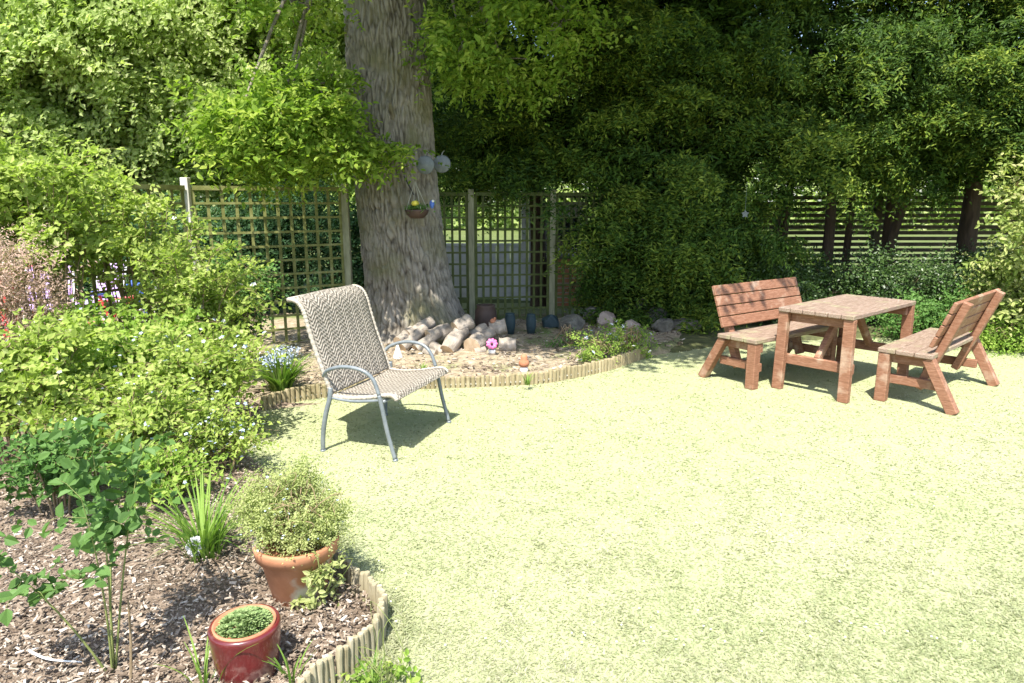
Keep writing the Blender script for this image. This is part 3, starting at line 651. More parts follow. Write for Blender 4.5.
# ------------------------------------------------------------------ things hung on the oak
def disc_thing(px, py, Y, label):
    p = at(px, py, Y); e = empty('round_disc', p, label, 'disc', group='round grey discs beside the oak')
    mb = MB(); pr = []
    for k in range(33):
        pass
    mb.lathe([(0.001, .0), (.085, .002), (.094, .008), (.096, .014), (.088, .018), (.001, .022)], seg=28)
    R = Matrix.Rotation(PI / 2, 3, 'X'); mb.v = [tuple(R @ Vector(q)) for q in mb.v]; mb.build('plate', M['disc'], e, smooth=True)
    b = MB(); b.tube([(0, 0, .09), (.0, .05, .12), (.0, .28, .16)], .006, 6); b.build('hook', M['wire'], e)
disc_thing(425.5, 165, 7.42, 'round grey disc hung against the right side of the oak trunk')
disc_thing(442, 164, 7.62, 'round grey disc sticking out just beyond the oak trunk edge')
p = at(417, 213, 7.36); e = empty('hanging_basket', p, 'small terracotta hanging bowl with a yellow flower on wires against the oak', 'hanging basket')
mb = MB(); mb.lathe([(.001, -.06), (.07, -.055), (.11, -.015), (.125, .02), (.128, .035), (.115, .035), (.1, .0), (.001, -.02)], seg=28); mb.build('bowl', M['brown_clay'], e, smooth=True)
mb = MB(); top = (-.02, .06, .33)
for a in range(4): mb.tube([(.12 * math.cos(a * PI / 2 + .5), .12 * math.sin(a * PI / 2 + .5), .03), top], .0035, 5)
mb.build('wires', M['wire'], e)
rs = np.random.RandomState(2); b = rs.randn(260, 3) * np.array([.055, .055, .02]) + (0, 0, .05)
V, Fq, r = leaf_arrays(b, rs.randn(260, 3) + (0, 0, .5), rs.randn(260, 3) + (0, 0, 1), rs.rand(260) * .03 + .03, rs.rand(260) * .015 + .012, rs.rand(260))
link_mesh('foliage', np_mesh('foliage', V, Fq, r), M['mid_leaf'], e)
mb = MB(); mb.lathe([(.001, -.025), (.03, -.018), (.042, .005), (.03, .028), (.001, .034)], (-.01, -.06, .095), 14, wob=.15); mb.build('flower_head', M['petal_yellow'], e, smooth=True)
mb = MB(); mb.box((.04, .0, .33), (.016, .016, .30)); mb.beam((-.10, .0, .50), (.04, .0, .33), .014, .014); mb.beam((-.10, 0, .52), (-.10, 0, .20), .014, .014)
p = at(409, 192, 7.44); e = empty('iron_bracket', p, 'black iron bracket shaped like a letter N on the oak above the basket', 'bracket')
mb = MB(); mb.beam((-.05, 0, -.10), (-.05, 0, .17), .014, .014); mb.beam((-.05, 0, .17), (.05, 0, -.03), .014, .014); mb.beam((.05, 0, -.05), (.05, 0, .09), .014, .014); mb.build('bar', M['black'], e)
p = at(432, 204, 7.42); e = empty('bird_ornament', p, 'tiny blue and white bird ornament beside the hanging basket', 'ornament')
mb = MB(); mb.lathe([(.001, -.05), (.018, -.035), (.028, 0), (.022, .03), (.001, .045)], seg=12); mb.build('body', M['blue_plastic'], e, smooth=True)
mb = MB(); mb.lathe([(.001, -.015), (.015, -.008), (.015, .008), (.001, .016)], (.012, -.014, .03), 10); mb.build('head', M['white_paint'], e, smooth=True)

# ------------------------------------------------------------------ fences
def trellis_run(label, nodes, panels, h=1.72, cw=.135, ch=.15, zb=.06, pale=(), post_h=None, z0=.03, mat='trellis', skip_posts=()):
    base = np.array([nodes[0][0], nodes[0][1], 0.]); e = empty('trellis_fence', base, label, 'fence', group='square lattice trellis')
    for (i, j) in panels:
        a = np.array([*nodes[i], 0.]) - base; b = np.array([*nodes[j], 0.]) - base; d = (b - a); L = np.hypot(*d[:2]); d /= L; a = a + d * .055; L -= .11
        nrm_ = np.array([-d[1], d[0], 0]); mb = MB(); nx = max(2, round(L / cw)); nz = max(2, round((h - zb) / ch))
        for k in range(nx + 1):
            p = a + d * (L * k / nx); w = .03 if 0 < k < nx else .04
            mb.beam(p + (0, 0, zb), p + (0, 0, h), .014, w if True else 0, up=tuple(d), bev=0)
        for k in range(nz + 1):
            z = zb + (h - zb) * k / nz; t = .024 if k < nz else .045
            q = -nrm_ * .0155
            mb.beam(a + q + (0, 0, z), a + d * L + q + (0, 0, z), .014 if k < nz else .05, t, bev=0)
        mb.build('trellis_panel', M[mat], e)
    for i, nd in enumerate(nodes):
        if i in skip_posts: continue
        mb = MB(); hh = (post_h or h) + (.06 if i not in pale else .10); p = np.array([*nd, 0.]) - base
        mb.box(p + (0, 0, hh / 2 - .1), (.075, .075, hh + .2), bev=.004); mb.build('post', M['pale_post'] if i in pale else M['post'], e)
    return e
B_ = (-3.75, 5.6); A_ = (-4.05, 4.0); C_ = (at(187, 200, 7.0)[0], 7.0); D_ = (at(345, 200, 8.35)[0], 8.35)
D_ = (at(345, 200, 7.85)[0], 7.85)
trellis_run('sunlit mossy trellis fence running from the left edge up to the oak', [A_, B_, C_, D_], [(0, 1), (1, 2), (2, 3)], 1.74, pale=(2,))
F_ = (at(471, 200, 8.9)[0], 8.9); E_ = (at(372, 200, 8.9)[0], 8.9); G_ = (at(553, 200, 9.1)[0], 9.1); H_ = (at(640, 200, 9.3)[0], 9.3)
trellis_run('shaded dark trellis fence to the right of the oak trunk', [E_, F_, G_, H_], [(0, 1), (1, 2), (2, 3)], 1.70, cw=.10, ch=.15, mat='shade_tinted_trellis')
# slatted fence at the right
e = empty('slatted_fence', (2.6, 10.6, 0), 'brown fence of thin horizontal slats behind the yew trunks', 'fence')
xs = [0, 1.5, 3.0, 4.4, 5.8, 7.4, 9.0]
for i, x in enumerate(xs):
    mb = MB(); mb.box((x, .0, .85), (.10, .10, 1.72), bev=.004); mb.build('post', M['dark_fence'], e)
for a, b in zip(xs[:-1], xs[1:]):
    mb = MB()
    for k in range(19): mb.box(((a + b) / 2, -.0, .08 + k * .088), (b - a - .104, .02, .056), bev=0)
    mb.build('slat_panel', M['dark_fence'], e)

# ------------------------------------------------------------------ neighbours' side
e = empty('garden_wall', (at(400, 300, 11.4)[0], 11.4, 0), 'low pale grey boarded wall seen through the shaded trellis', 'wall')
mb = MB()
for k in range(9): mb.box((.1 + k * .235, 0, .44), (.228, .05, .88), bev=.003)
mb.build('boards', M['grey_board'], e); mb = MB(); mb.box((1.05, -.0, .905), (2.2, .10, .04)); mb.build('coping', M['grey_board'], e)
x0 = at(521, 300, 11.2)[0]
e = empty('garden_shed', (x0, 11.2, 0), 'small pale shed with a flat grey roof behind the trellis beside the yews', 'shed')
mb = MB()
for k in range(3): mb.box((.06 + k * .121, 0, .82), (.117, .04, 1.64), bev=.003)
mb.box((.75, .22, .8), (.7, .04, 1.6)); mb.box((.385, .12, .8), (.02, .2, 1.6)); mb.build('wall', M['grey_board'], e)
mb = MB(); mb.box((.5, .25, 1.70), (1.25, .8, .07)); mb.build('roof', M['roofing'], e)
mb = MB(); mb.box((.75, .194, 1.1), (.4, .012, .5)); mb.build('window', M['glass'], e)
x0 = at(570, 300, 10.6)[0]
e = empty('brick_pier', (x0, 10.6, 0), 'short orange brick pier behind the dark right end of the trellis', 'pier')
mb = MB(); mb.box((0, 0, .37), (.44, .3, .74)); mb.build('brickwork', M['brick'], e); mb = MB(); mb.box((0, 0, .765), (.5, .36, .05), bev=.008); mb.build('cap', M['stone'], e)

def g_at(px, Y): return np.array([(px - 512) / F * (Y * math.cos(PITCH) + (HC) * math.sin(PITCH)), Y, 0.])
# red container with lid
p = g_at(2, 8.2); e = empty('storage_box', p, 'red plastic container with a lid behind the left end of the trellis', 'container')
mb = MB(); mb.add([(-.32,-.25,0),(.32,-.25,0),(.32,.25,0),(-.32,.25,0),(-.38,-.3,.75),(.38,-.3,.75),(.38,.3,.75),(-.38,.3,.75)], [(3,2,1,0),(0,1,5,4),(1,2,6,5),(2,3,7,6),(3,0,4,7)]); mb.build('body', M['red_plastic'], e)
mb = MB(); mb.box((0, 0, .80), (.80, .64, .09), bev=.03); mb.build('lid', M['red_plastic'], e)
mb = MB(); mb.tube([(-.15, -.31, .7), (-.15, -.36, .66), (.15, -.36, .66), (.15, -.31, .7)], .012, 6); mb.build('handle', M['rubber'], e)
def lilac_chair(p, rz, label):
    e = empty('folding_chair', p, label, 'chair', rz, 'lilac chairs beyond the trellis')
    mb = MB(); mb.box((0, 0, .42), (.46, .42, .03), bev=.01); mb.build('seat', M['lilac'], e)
    mb = MB(); mb.beam((0, .22, .46), (0, .32, .86), .44, .025, up=(0, -1, .2), bev=.008); mb.build('backrest', M['lilac'], e)
    for s in (-1, 1):
        mb = MB(); mb.tube([(s * .24, -.22, 0), (s * .24, .24, .5), (s * .24, .34, .9)], .013, 6); mb.build('leg', M['white_paint'], e)
        mb = MB(); mb.tube([(s * .235, .28, 0), (s * .235, -.2, .46)], .013, 6); mb.build('leg', M['white_paint'], e)
    return e
lilac_chair(g_at(50, 7.7), .3, 'lilac folding chair furthest left beyond the trellis, near the red container')
lilac_chair(g_at(96, 8.1), -.4, 'lilac folding chair beyond the trellis next to the child bicycle')
p = g_at(122, 8.0); e = empty('child_bicycle', p, 'small blue and red child bicycle with white wheels beyond the trellis', 'bicycle', .35)
for s in (-1, 1):
    mb = MB(); c = (s * .32, 0, .2)
    mb.tube([(c[0] + .185 * math.cos(a), 0, c[2] + .185 * math.sin(a)) for a in np.linspace(0, 2 * PI, 25)], .018, 6, cap=False); w = mb.build('wheel', M['rubber'], e)
    mb = MB(); mb.tube([(c[0] + .165 * math.cos(a), 0, c[2] + .165 * math.sin(a)) for a in np.linspace(0, 2 * PI, 25)], .014, 6, cap=False)
    for a in range(6): mb.tube([c, (c[0] + .16 * math.cos(a * PI / 3), 0, c[2] + .16 * math.sin(a * PI / 3))], .007, 4)
    mb.build('rim', M['white_paint'], w)
mb = MB(); [mb.tube(q, .016, 6) for q in (((-.32, 0, .2), (-.1, 0, .22), (.2, 0, .5)), ((-.1, 0, .22), (-.18, 0, .52)), ((-.18, 0, .45), (.2, 0, .5)), ((-.32, 0, .2), (-.18, 0, .47)))]; mb.build('frame', M['red_plastic'], e)
mb = MB(); mb.tube([(.32, 0, .2), (.2, 0, .5), (.18, 0, .62)], .016, 6); mb.tube([(.14, -.2, .66), (.18, 0, .62), (.14, .2, .66)], .014, 6); mb.build('handlebar', M['blue_plastic'], e)
mb = MB(); mb.box((-.18, 0, .55), (.2, .1, .05), bev=.02); mb.build('saddle', M['blue_plastic'], e)
mb = MB(); mb.box((.27, 0, .58), (.13, .2, .14), bev=.02); mb.build('basket', M['blue_plastic'], e)

# ------------------------------------------------------------------ woven patio chair
def solid_strip(prof, w, thick, uvs=True, nx=14):
    """prof: list of (x,z); strip of width w centred on y=0 with thickness"""
    P = np.array(prof); n = len(P); t = np.gradient(P, axis=0); t /= np.linalg.norm(t, axis=1)[:, None]; nn = np.stack([-t[:, 1], t[:, 0]], 1)
    s = np.concatenate([[0], np.cumsum(np.linalg.norm(np.diff(P, axis=0), axis=1))]); V = []; UV = []
    for side in (1, -1):
        for i in range(n):
            for k in range(nx + 1):
                y = -w / 2 + w * k / nx; sag = -.012 * math.sin(PI * k / nx)
                q = P[i] + nn[i] * (thick / 2 * side + sag); V.append((q[0], y, q[1])); UV.append((y + .5, s[i]))
    V = np.array(V); UV = np.array(UV); I = np.arange(n * (nx + 1)).reshape(n, nx + 1); J = I + n * (nx + 1)
    q = lambda A: np.stack([A[:-1, :-1], A[:-1, 1:], A[1:, 1:], A[1:, :-1]], -1).reshape(-1, 4)
    Fq = [q(I), q(J)[:, ::-1]]
    for a, b in ((I[0], J[0]), (J[-1], I[-1]), (J[:, 0], I[:, 0]), (I[:, -1], J[:, -1])): Fq.append(np.stack([a[:-1], b[:-1], b[1:], a[1:]], -1))
    return V, np.concatenate(Fq), UV
NR, NF, FF, FR = gp(319, 454.5), gp(399.4, 458.9), gp(455, 420), gp(383.3, 422.3)
cen = np.array([-.85, 4.52, 0.]); yaw = math.radians(-19.4)
e = empty('patio_chair', cen, 'taupe woven patio chair with curved grey metal arms standing on the lawn', 'chair', yaw)
CW = .75
back = [p for p in smooth_path([(-.205, 0, .385), (-.235, 0, .48), (-.295, 0, .64), (-.345, 0, .80), (-.375, 0, .91), (-.41, 0, .965), (-.455, 0, .985), (-.49, 0, .985)], 5)]
seat = [p for p in smooth_path([(-.20, 0, .375), (-.10, 0, .37), (.05, 0, .385), (.20, 0, .415), (.255, 0, .41), (.275, 0, .385)], 5)]
for nm, pr in (('backrest', back), ('seat', seat)):
    V, Fq, UV = solid_strip([(p[0], p[2]) for p in pr], CW - .02, .014)
    o = link_mesh(nm, np_mesh(nm, V, Fq, smooth=True, uv=UV), M['weave'], e)
    for s in (-1, 1):
        mb = MB(); pp = smooth_path([(p[0], s * CW / 2, p[2]) for p in pr[::2]], 5); L = len(pp)
        mb.tube(pp, [.015 + .0028 * math.sin(i * 2.1) for i in range(L)], 8); mb.build('wrapped_edge', M['wrap'], o, smooth=True)
mb = MB(); mb.tube([(-.49, -CW / 2, .985), (-.49, CW / 2, .985)], .015, 8)
mb.build('top_rail', M['wrap'], e, smooth=True)
for s in (-1, 1):
    y = s * (CW / 2 + .03)
    mb = MB(); mb.tube(smooth_path([(-.255, y - s * .03, .50), (-.20, y, .55), (-.08, y + s * .01, .585), (.05, y + s * .01, .575), (.125, y, .52), (.165, y, .42)], 6), .0125, 10); mb.build('armrest', M['grey_metal'], e, smooth=True)
    mb = MB(); mb.tube(smooth_path([(.165, y, .42), (.185, y, .33), (.215, y, .18), (.262, y, .01)], 6), .014, 10); mb.tube([(.262, y, .012), (.267, y, -.006)], .018, 10); mb.build('leg', M['grey_metal'], e, smooth=True)
    mb = MB(); mb.tube(smooth_path([(-.20, y - s * .02, .43), (-.205, y - s * .01, .36), (-.235, y, .25), (-.262, y, .12), (-.27, y, .01)], 6), .016, 10); mb.tube([(-.27, y, .012), (-.27, y, -.006)], .019, 10); mb.build('leg', M['grey_metal'], e, smooth=True)
    mb = MB(); mb.tube(smooth_path([(-.205, y - s * .02, .365), (-.05, y - s * .02, .355), (.10, y - s * .015, .372), (.185, y - s * .01, .388)], 5), .010, 8); mb.build('seat_rail', M['grey_metal'], e, smooth=True)
mb = MB(); mb.tube([(-.205, -CW / 2, .36), (-.205, CW / 2, .36)], .011, 8); mb.build('cross_bar', M['grey_metal'], e, smooth=True); mb = MB(); mb.tube([(.185, -CW / 2 - .02, .375), (.185, CW / 2 + .02, .375)], .011, 8); mb.build('cross_bar', M['grey_metal'], e, smooth=True)

# ------------------------------------------------------------------ picnic table and benches
TL, TN, TR = gp(777, 391), gp(842.7, 402.4), gp(907.4, 378.3)
def plank(name, parent, a, b, w, t, m, up=(0, 0, 1)):
    mb = MB(); mb.beam(a, b, w, t, up, .005); return mb.build(name, m, parent)
TLn, TWd = 1.30, .64
tc_ = np.array([2.98, 5.95, 0.]); yaw_t = math.radians(40.7)
e = empty('picnic_table', tc_, 'weathered brown wooden table with planked top between the two benches', 'table', yaw_t)
lgx, lgy = .605, .285
o = None; mb = MB(); npk = 6; pw = TWd / npk
for k in range(npk):
    mb.box((random.uniform(-.004, .004), -TWd / 2 + pw * (k + .5), .70), (TLn, pw - .006, .038), bev=.006)
mb.build('tabletop', M['top_wood'], e)
for sx in (-1, 1):
    for sy in (-1, 1):
        plank('leg', e, (sx * (lgx + .01), sy * (lgy + .0), 0), (sx * lgx, sy * (lgy - .01), .68), .085, .06, M['red_wood'], up=(1, 0, 0))
    plank('apron', e, (sx * (lgx - .065), -.29, .64), (sx * (lgx - .065), .29, .64), .045, .085, M['red_wood'])
    plank('stretcher', e, (sx * (lgx - .060), -.31, .265), (sx * (lgx - .060), .31, .265), .045, .085, M['red_wood'])
    plank('brace', e, (sx * (lgx - .085), 0, .29), (sx * .14, 0, .67), .07, .045, M['red_wood'], up=(0, 1, 0))
plank('centre_bar', e, (-.16, 0, .66), (.16, 0, .66), .12, .04, M['red_wood'])

BL, BD = 1.32, .55
def bench(loc, yaw, label, mossy=False):
    """local x: along the seat, local +y: towards the back; the seat fronts the -y side"""
    e = empty('garden_bench', loc, label, 'bench', yaw, 'wooden benches at the table')
    mb = MB()
    for k in range(3): mb.box((random.uniform(-.004, .004), -.015 + .065 + k * .136, .425), (BL, .13, .038), bev=.006)
    mb.build('seat', M['top_wood'], e)
    hx = BL / 2 - .05
    for s in (-1, 1):
        plank('leg', e, (s * hx, .035, 0), (s * hx, .035, .405), .08, .085, M['red_wood'], up=(0, 1, 0))
        plank('leg', e, (s * hx, BD + .01, 0), (s * hx, .345, .405), .08, .075, M['red_wood'], up=(0, 1, 0))
        plank('apron', e, (s * (hx - .062), .0, .36), (s * (hx - .062), .37, .36), .04, .08, M['red_wood'])
        plank('stretcher', e, (s * (hx - .062), .0, .185), (s * (hx - .062), .42, .185), .04, .075, M['red_wood'])
        plank('upright', e, (s * (hx - .122), .27, .13), (s * (hx - .122), .27 + .275 / .7941 * .765, .13 + .745 / .7941 * .765), .075, .06, M['red_wood'], up=(0, -1, .4))
    d = np.array([0, .275, .745]); d /= np.linalg.norm(d); nn = np.array([0, -d[2], d[1]])
    mb = MB()
    for k in range(4):
        c = np.array([0, .27, .13]) + d * (.42 + k * .098) + nn * .047
        mb.beam(c + (-BL / 2 + .02, 0, 0), c + (BL / 2 - .02, 0, 0), .091, .03, up=tuple(nn), bev=.005)
    ob = mb.build('backrest', [M['red_wood'], M['moss_wood']], e)
    if mossy:
        for pl in ob.data.polygons: pl.material_index = 1 if pl.normal.dot(Vector(tuple(nn))) < -.8 else 0
    return e
bench((3.46, 5.836, 0), math.radians(222.9), 'slatted wooden bench on the right of the table, seen from behind', True)
bench((2.61, 6.07, 0), math.radians(35.4), 'slatted wooden bench on the left of the table, facing the lawn')

# ------------------------------------------------------------------ pots
p = gp(245, 668, .06); p[2] = .045
p[0] += .012; e = empty('glazed_pot', p, 'small dark red glazed pot at the front of the flower bed', 'pot', group='pots in the flower bed')
mb = MB(); mb.lathe([(.001, .004), (.088, 0), (.096, .01), (.108, .09), (.113, .165), (.114, .178), (.110, .186), (.102, .186), (.098, .17), (.094, .06), (.001, .05)], seg=56); mb.build('body', M['glaze'], e, smooth=True)
e2 = empty('inner_pot', p + (0, 0, .052), 'plain terracotta pot set inside the small red glazed pot', 'pot', group='pots in the flower bed')
mb = MB(); mb.lathe([(.001, .0), (.074, .0), (.088, .08), (.096, .112), (.101, .138), (.094, .140), (.090, .125), (.001, .122)], seg=48); mb.build('body', M['terracotta_rim'], e2, smooth=True)
e3 = empty('succulent', p + (0, 0, .165), 'low green succulent with plump rosettes in the small red pot', 'succulent')
rs = np.random.RandomState(6); Bs, Ds, Ns, Ls, Ws = [], [], [], [], []
for k in range(110):
    a = rs.rand() * 2 * PI; r = .086 * math.sqrt(rs.rand()); c = np.array([r * math.cos(a), r * math.sin(a), -.004 + .050 * (1 - (r / .09) ** 2)])
    for j in range(16):
        b = j * 2.4; tl = .25 + .09 * j; dd = np.array([math.cos(b), math.sin(b), tl]); Bs.append(c); Ds.append(dd); Ns.append(np.array([-math.cos(b) * tl, -math.sin(b) * tl, 1])); Ls.append(.024 - .0005 * j); Ws.append(.015)
V, Fq, r = leaf_arrays(np.array(Bs), np.array(Ds), np.array(Ns), np.array(Ls), np.array(Ws), rs.rand(len(Bs)), 6)
link_mesh('rosettes', np_mesh('rosettes', V, Fq, r), M['succulent'], e3)
mb = MB(); mb.lathe([(.001, .006), (.05, .004), (.081, -.006)], seg=24); mb.build('compost', M['soil'], e3)

p = gp(300, 590, .06); p[2] = .045; PB = p.copy()
e = empty('terracotta_pot', p, 'large terracotta pot with whitish limescale blotches holding a bushy herb', 'pot', group='pots in the flower bed')
mb = MB(); mb.lathe([(.001, .004), (.098, 0), (.105, .008), (.142, .185), (.147, .19), (.160, .192), (.166, .238), (.161, .246), (.150, .244), (.144, .205), (.001, .20)], seg=56, wob=.004); mb.build('body', M['terracotta'], e, smooth=True)
plant('herb_plant', p + (0, 0, .205), 'bushy pale thyme-like herb with tiny lilac-white flowers in the terracotta pot', 'herb',
      [((0, 0, .12), (.13, .13, .11), 1), ((-.11, -.0, .16), (.10, .10, .10), .7), ((.09, 0, .09), (.10, .10, .10), .6), ((-.02, .03, .23), (.10, .10, .09), .5)], 41, 250, .022, 8, 11, .085, .015, .008, M['herb_leaf'], 4, 60, .003, 'twig', flowers=(M['petal_blue'], 110, .006), shell=.1, droop=-.5, outward=.5, spread=.7)

# ------------------------------------------------------------------ foreground plants
p = gp(112, 672, .05)
stem_shrub('leafy_shrub', p, 'young shrub with broad dark green leaves on bare stems at the front left corner', 'shrub', .98, .33, .6, 5, 13, 6, .14, .055, .040, M['blue_leaf'], 52, t0=.48, kind=6, arch=.0, rst=.0045, stem='green_stem', lean=(-.10, .05), hmin=.5, base_r=.05, tw_up=.1, spread=.35)
# bare stick
a = gp(130, 684, .05); b = np.array(at(128, 600, a[1]))
e = empty('bare_stick', a, 'thin dark upright stick in the mulch left of the small red pot', 'stick'); mb = MB(); mb.tube(smooth_path([(0, 0, -.02), (b - a) * .5 + (.006, 0, 0), b - a], 4), [.005 - .0003 * i for i in range(9)], 6); mb.build('stem', M['twig'], e)
a = gp(28, 650, .08); b = gp(82, 662, .08); e = empty('fallen_twig', a, 'pale curved twig lying on the mulch at far left', 'twig'); mb = MB(); mb.tube(smooth_path([(0, 0, 0), (b - a) * .5 + (0, -.03, .01), b - a], 5), [.005 - .0003 * i for i in range(11)], 6); mb.build('stem', M['white_paint'], e)

def strap_plant(name, p, label, cat, n, L, w, seed, mat='strap_leaf', spread=.6, flowers=None, group=None):
    rs = np.random.RandomState(seed); e = empty(name, p, label, cat, group=group); V = []; Fq = []; R = []; K = 6
    for k in range(n):
        a = rs.rand() * 2 * PI; sp = spread * (.2 + rs.rand()); l = L * (.6 + .6 * rs.rand()); o = np.array([math.cos(a), math.sin(a), 0]) * rs.rand() * .07 * (L / .3)
        dr = np.array([math.cos(a), math.sin(a), 0]); sv = np.array([-dr[1], dr[0], 0]); c = rs.rand(); b = len(V)
        for j in range(K + 1):
            t = j / K; q = o + dr * l * sp * t * (.3 + .9 * t) + np.array([0, 0, l * (t - .45 * sp * t * t)]); ww = w * (1 - t ** 2.2) * .5 + .0008
            V += [q - sv * ww + (0, 0, ww * .4), q + sv * ww + (0, 0, ww * .4)]; R += [c, c]
        Fq += [(b + 2 * j, b + 2 * j + 1, b + 2 * j + 3, b + 2 * j + 2) for j in range(K)]
    link_mesh('foliage', np_mesh('foliage', np.array(V), np.array(Fq), np.array(R)), M[mat], e)
    if flowers:
        fm, fn, fh = flowers; mb = MB(); Bs = []; 
        for k in range(fn):
            a = rs.rand() * 2 * PI; r = rs.rand() * L * .5; q = np.array([r * math.cos(a), r * math.sin(a), fh * (.75 + .4 * rs.rand())]); mb.tube([(q[0] * .3, q[1] * .3, 0), tuple(q)], .0025, 4)
            Bs.append(q - np.abs(rs.randn(14, 3)) * np.array([0, 0, .035]) + rs.randn(14, 3) * .012)
        mb.build('stems', M['green_stem'], e); B = np.concatenate(Bs); D = rs.randn(len(B), 3) + (0, 0, -.3)
        V, F2, r = leaf_arrays(B, D, rs.randn(len(B), 3), np.full(len(B), .022), np.full(len(B), .014), rs.rand(len(B)))
        tag(link_mesh('flowers', np_mesh('flowers', V, F2, r), M[fm], e), kind='stuff')
    return e
strap_plant('daylily_clump', gp(205, 556, .05), 'fountain of arching strap leaves behind the white flower', 'daylily', 130, .36, .009, 1, spread=.8)
strap_plant('bluebell_clump', gp(282, 392, .06), 'clump of strap leaves with pale blue flowers behind the woven chair', 'bluebells', 240, .34, .018, 2, 'strap_leaf', .75, flowers=('petal_blue', 34, .34))
strap_plant('grass_tuft', gp(205, 690, .05), 'thin wispy grass tuft left of the small red pot', 'grass tuft', 12, .22, .006, 3, 'strap_leaf', .6)
strap_plant('grass_tuft', gp(292, 683, .05), 'thin pale grass tuft between the small red pot and the edging', 'grass tuft', 12, .14, .006, 4, 'strap_leaf', .5)
strap_plant('grass_tuft', gp(372, 690, .0), 'weedy grass tuft at the foot of the nearest edging', 'grass tuft', 26, .10, .007, 5, 'strap_leaf', .8)
# white flower head
p = gp(196, 562, .05); e = empty('white_flower', p, 'single fluffy white flower head in front of the strap leaves', 'flower'); mb = MB(); mb.tube([(0, 0, 0), (.005, 0, .06)], .004, 6); mb.build('stem', M['green_stem'], e)
rs = np.random.RandomState(4); B = nrm(rs.randn(260, 3)) * np.array([.024, .024, .03]) + (.005, 0, .075)
V, Fq, r = leaf_arrays(B, B - (.005, 0, .07), rs.randn(260, 3), np.full(260, .018), np.full(260, .009), rs.rand(260)); link_mesh('petals', np_mesh('petals', V, Fq, r), M['petal_white'], e)
plant('seedling', gp(322, 606, .05), 'pale green leafy seedling at the foot of the large terracotta pot', 'seedling', [((.0, 0, .09), (.09, .06, .05), 1), ((.05, 0, .14), (.05, .05, .04), .6)], 61, 12, .02, 2, 5, .05, .038, .022, M['herb_leaf'], 6, 9, .003, 'green_stem', shell=.2)
plant('weed', gp(388, 690, 0), 'broad-leaved weed on the lawn beside the nearest edging', 'weed', [((0, 0, .05), (.12, .08, .03), 1)], 62, 14, .02, 2, 4, .05, .034, .022, M['lime_leaf'], 6, 8, .002, 'green_stem', shell=.2)

# ------------------------------------------------------------------ shrubs of the left bed
SH = 'shrubs massed in the left bed'
def shrub(px, py_base, Y, top_py, wpx, label, seed, mat='pale_leaf', ll=.052, lw=.032, nc=220, kind=4, flowers=None, name='shrub', cat='shrub', depth=.8, K=7, L=.26, ns=8, group=SH, zb=.04, low=.12, droop=.1, cr=.07, **kw):
    b = g_at(px, Y); b[2] = zb; s = F / (Y * math.cos(PITCH) + 1.6 * math.sin(PITCH) * .7); h = at(px, top_py, Y)[2] - zb; w = wpx / s / 2
    if group == SH: return stem_shrub(name, b, label, cat, h * kw.get('tall', 1.1), w * 1.05, depth, max(10, int(nc / 5.5)), kw.get('ntw', 20), K, L * .85, ll, lw, M[mat], seed, t0=max(.18, low * .85), group=group, flowers=flowers)
    q = np.random.RandomState(seed + 7); ells = [((0, 0, h * (.46 + low / 2)), (w * .8, w * depth * .8, h * (.44 - low / 2.3)), 1.6)]
    for k in range(7):
        hh = h * (low + (1 - low) * (.35 + .5 * q.rand())); lr = w * (.28 + .25 * q.rand())
        ells.append((((q.rand() * 1.5 - .75) * w, (q.rand() * 1.5 - .75) * w * depth, hh), (lr, lr, min(h - hh, h * .32) + .02), .55))
    return plant(name, b, label, cat, ells, seed, nc, cr, ns, K, L, ll, lw, M[mat], kind, 26, .007, 'twig', group=group, flowers=flowers, shell=.3, droop=droop, **kw)
shrub(60, 0, 5.15, 168, 190, 'pale climbing shrub heaped over the trellis top at far left', 101, nc=230, low=.62, ll=.072, lw=.044, depth=.5, tall=1.22, name='climbing_shrub')
shrub(-40, 0, 5.2, 152, 220, 'tallest pale climber cut by the left picture edge', 102, nc=240, low=.5, ll=.072, lw=.044, depth=.5, tall=1.22, name='climbing_shrub')
shrub(140, 0, 6.0, 182, 125, 'pale climber trailing along the trellis just left of the white-topped post', 103, nc=130, low=.66, ll=.07, lw=.042, tall=1.15, name='climbing_shrub', depth=.5)
shrub(200, 0, 5.5, 238, 150, 'tall pale green shrub in front of the white-topped post', 104, nc=190, ll=.062, lw=.038, flowers=(M['petal_white'], 30, .026))
shrub(245, 0, 6.2, 252, 70, 'darker green bush behind the woven chair back', 105, 'mid_leaf', nc=110)
shrub(120, 0, 4.7, 318, 190, 'broad lime green shrub in the middle of the left bed', 106, 'lime_leaf', nc=190, ll=.066, lw=.04, flowers=(M['petal_blue'], 80, .018))
shrub(200, 0, 4.4, 335, 150, 'rounded yellow green shrub left of the woven chair', 107, nc=190, ll=.056, lw=.034, flowers=(M['petal_blue'], 90, .018))
shrub(30, 0, 3.9, 330, 180, 'leafy pale shrub at the left edge below the pink twigs', 108, nc=190, ll=.062, lw=.042, flowers=(M['petal_white'], 90, .018))
shrub(130, 0, 3.7, 392, 170, 'low spreading lime shrub behind the dark leaved one', 109, 'pale_leaf', nc=150, ll=.052, lw=.034, flowers=(M['petal_blue'], 70, .014))
shrub(225, 0, 3.75, 415, 90, 'wispy pale bush with tiny blue flowers at the lawn edge', 110, nc=90, ll=.042, lw=.022, flowers=(M['petal_blue'], 120, .014))
shrub(60, 0, 3.2, 445, 110, 'small green bush behind the front left corner shrub', 111, 'mid_leaf', nc=50, ll=.05, lw=.034)
shrub(165, 0, 3.35, 455, 90, 'small grey green bush beside the strap leaves', 112, 'lime_leaf', nc=60, ll=.045, lw=.026, flowers=(M['petal_blue'], 20, .01))
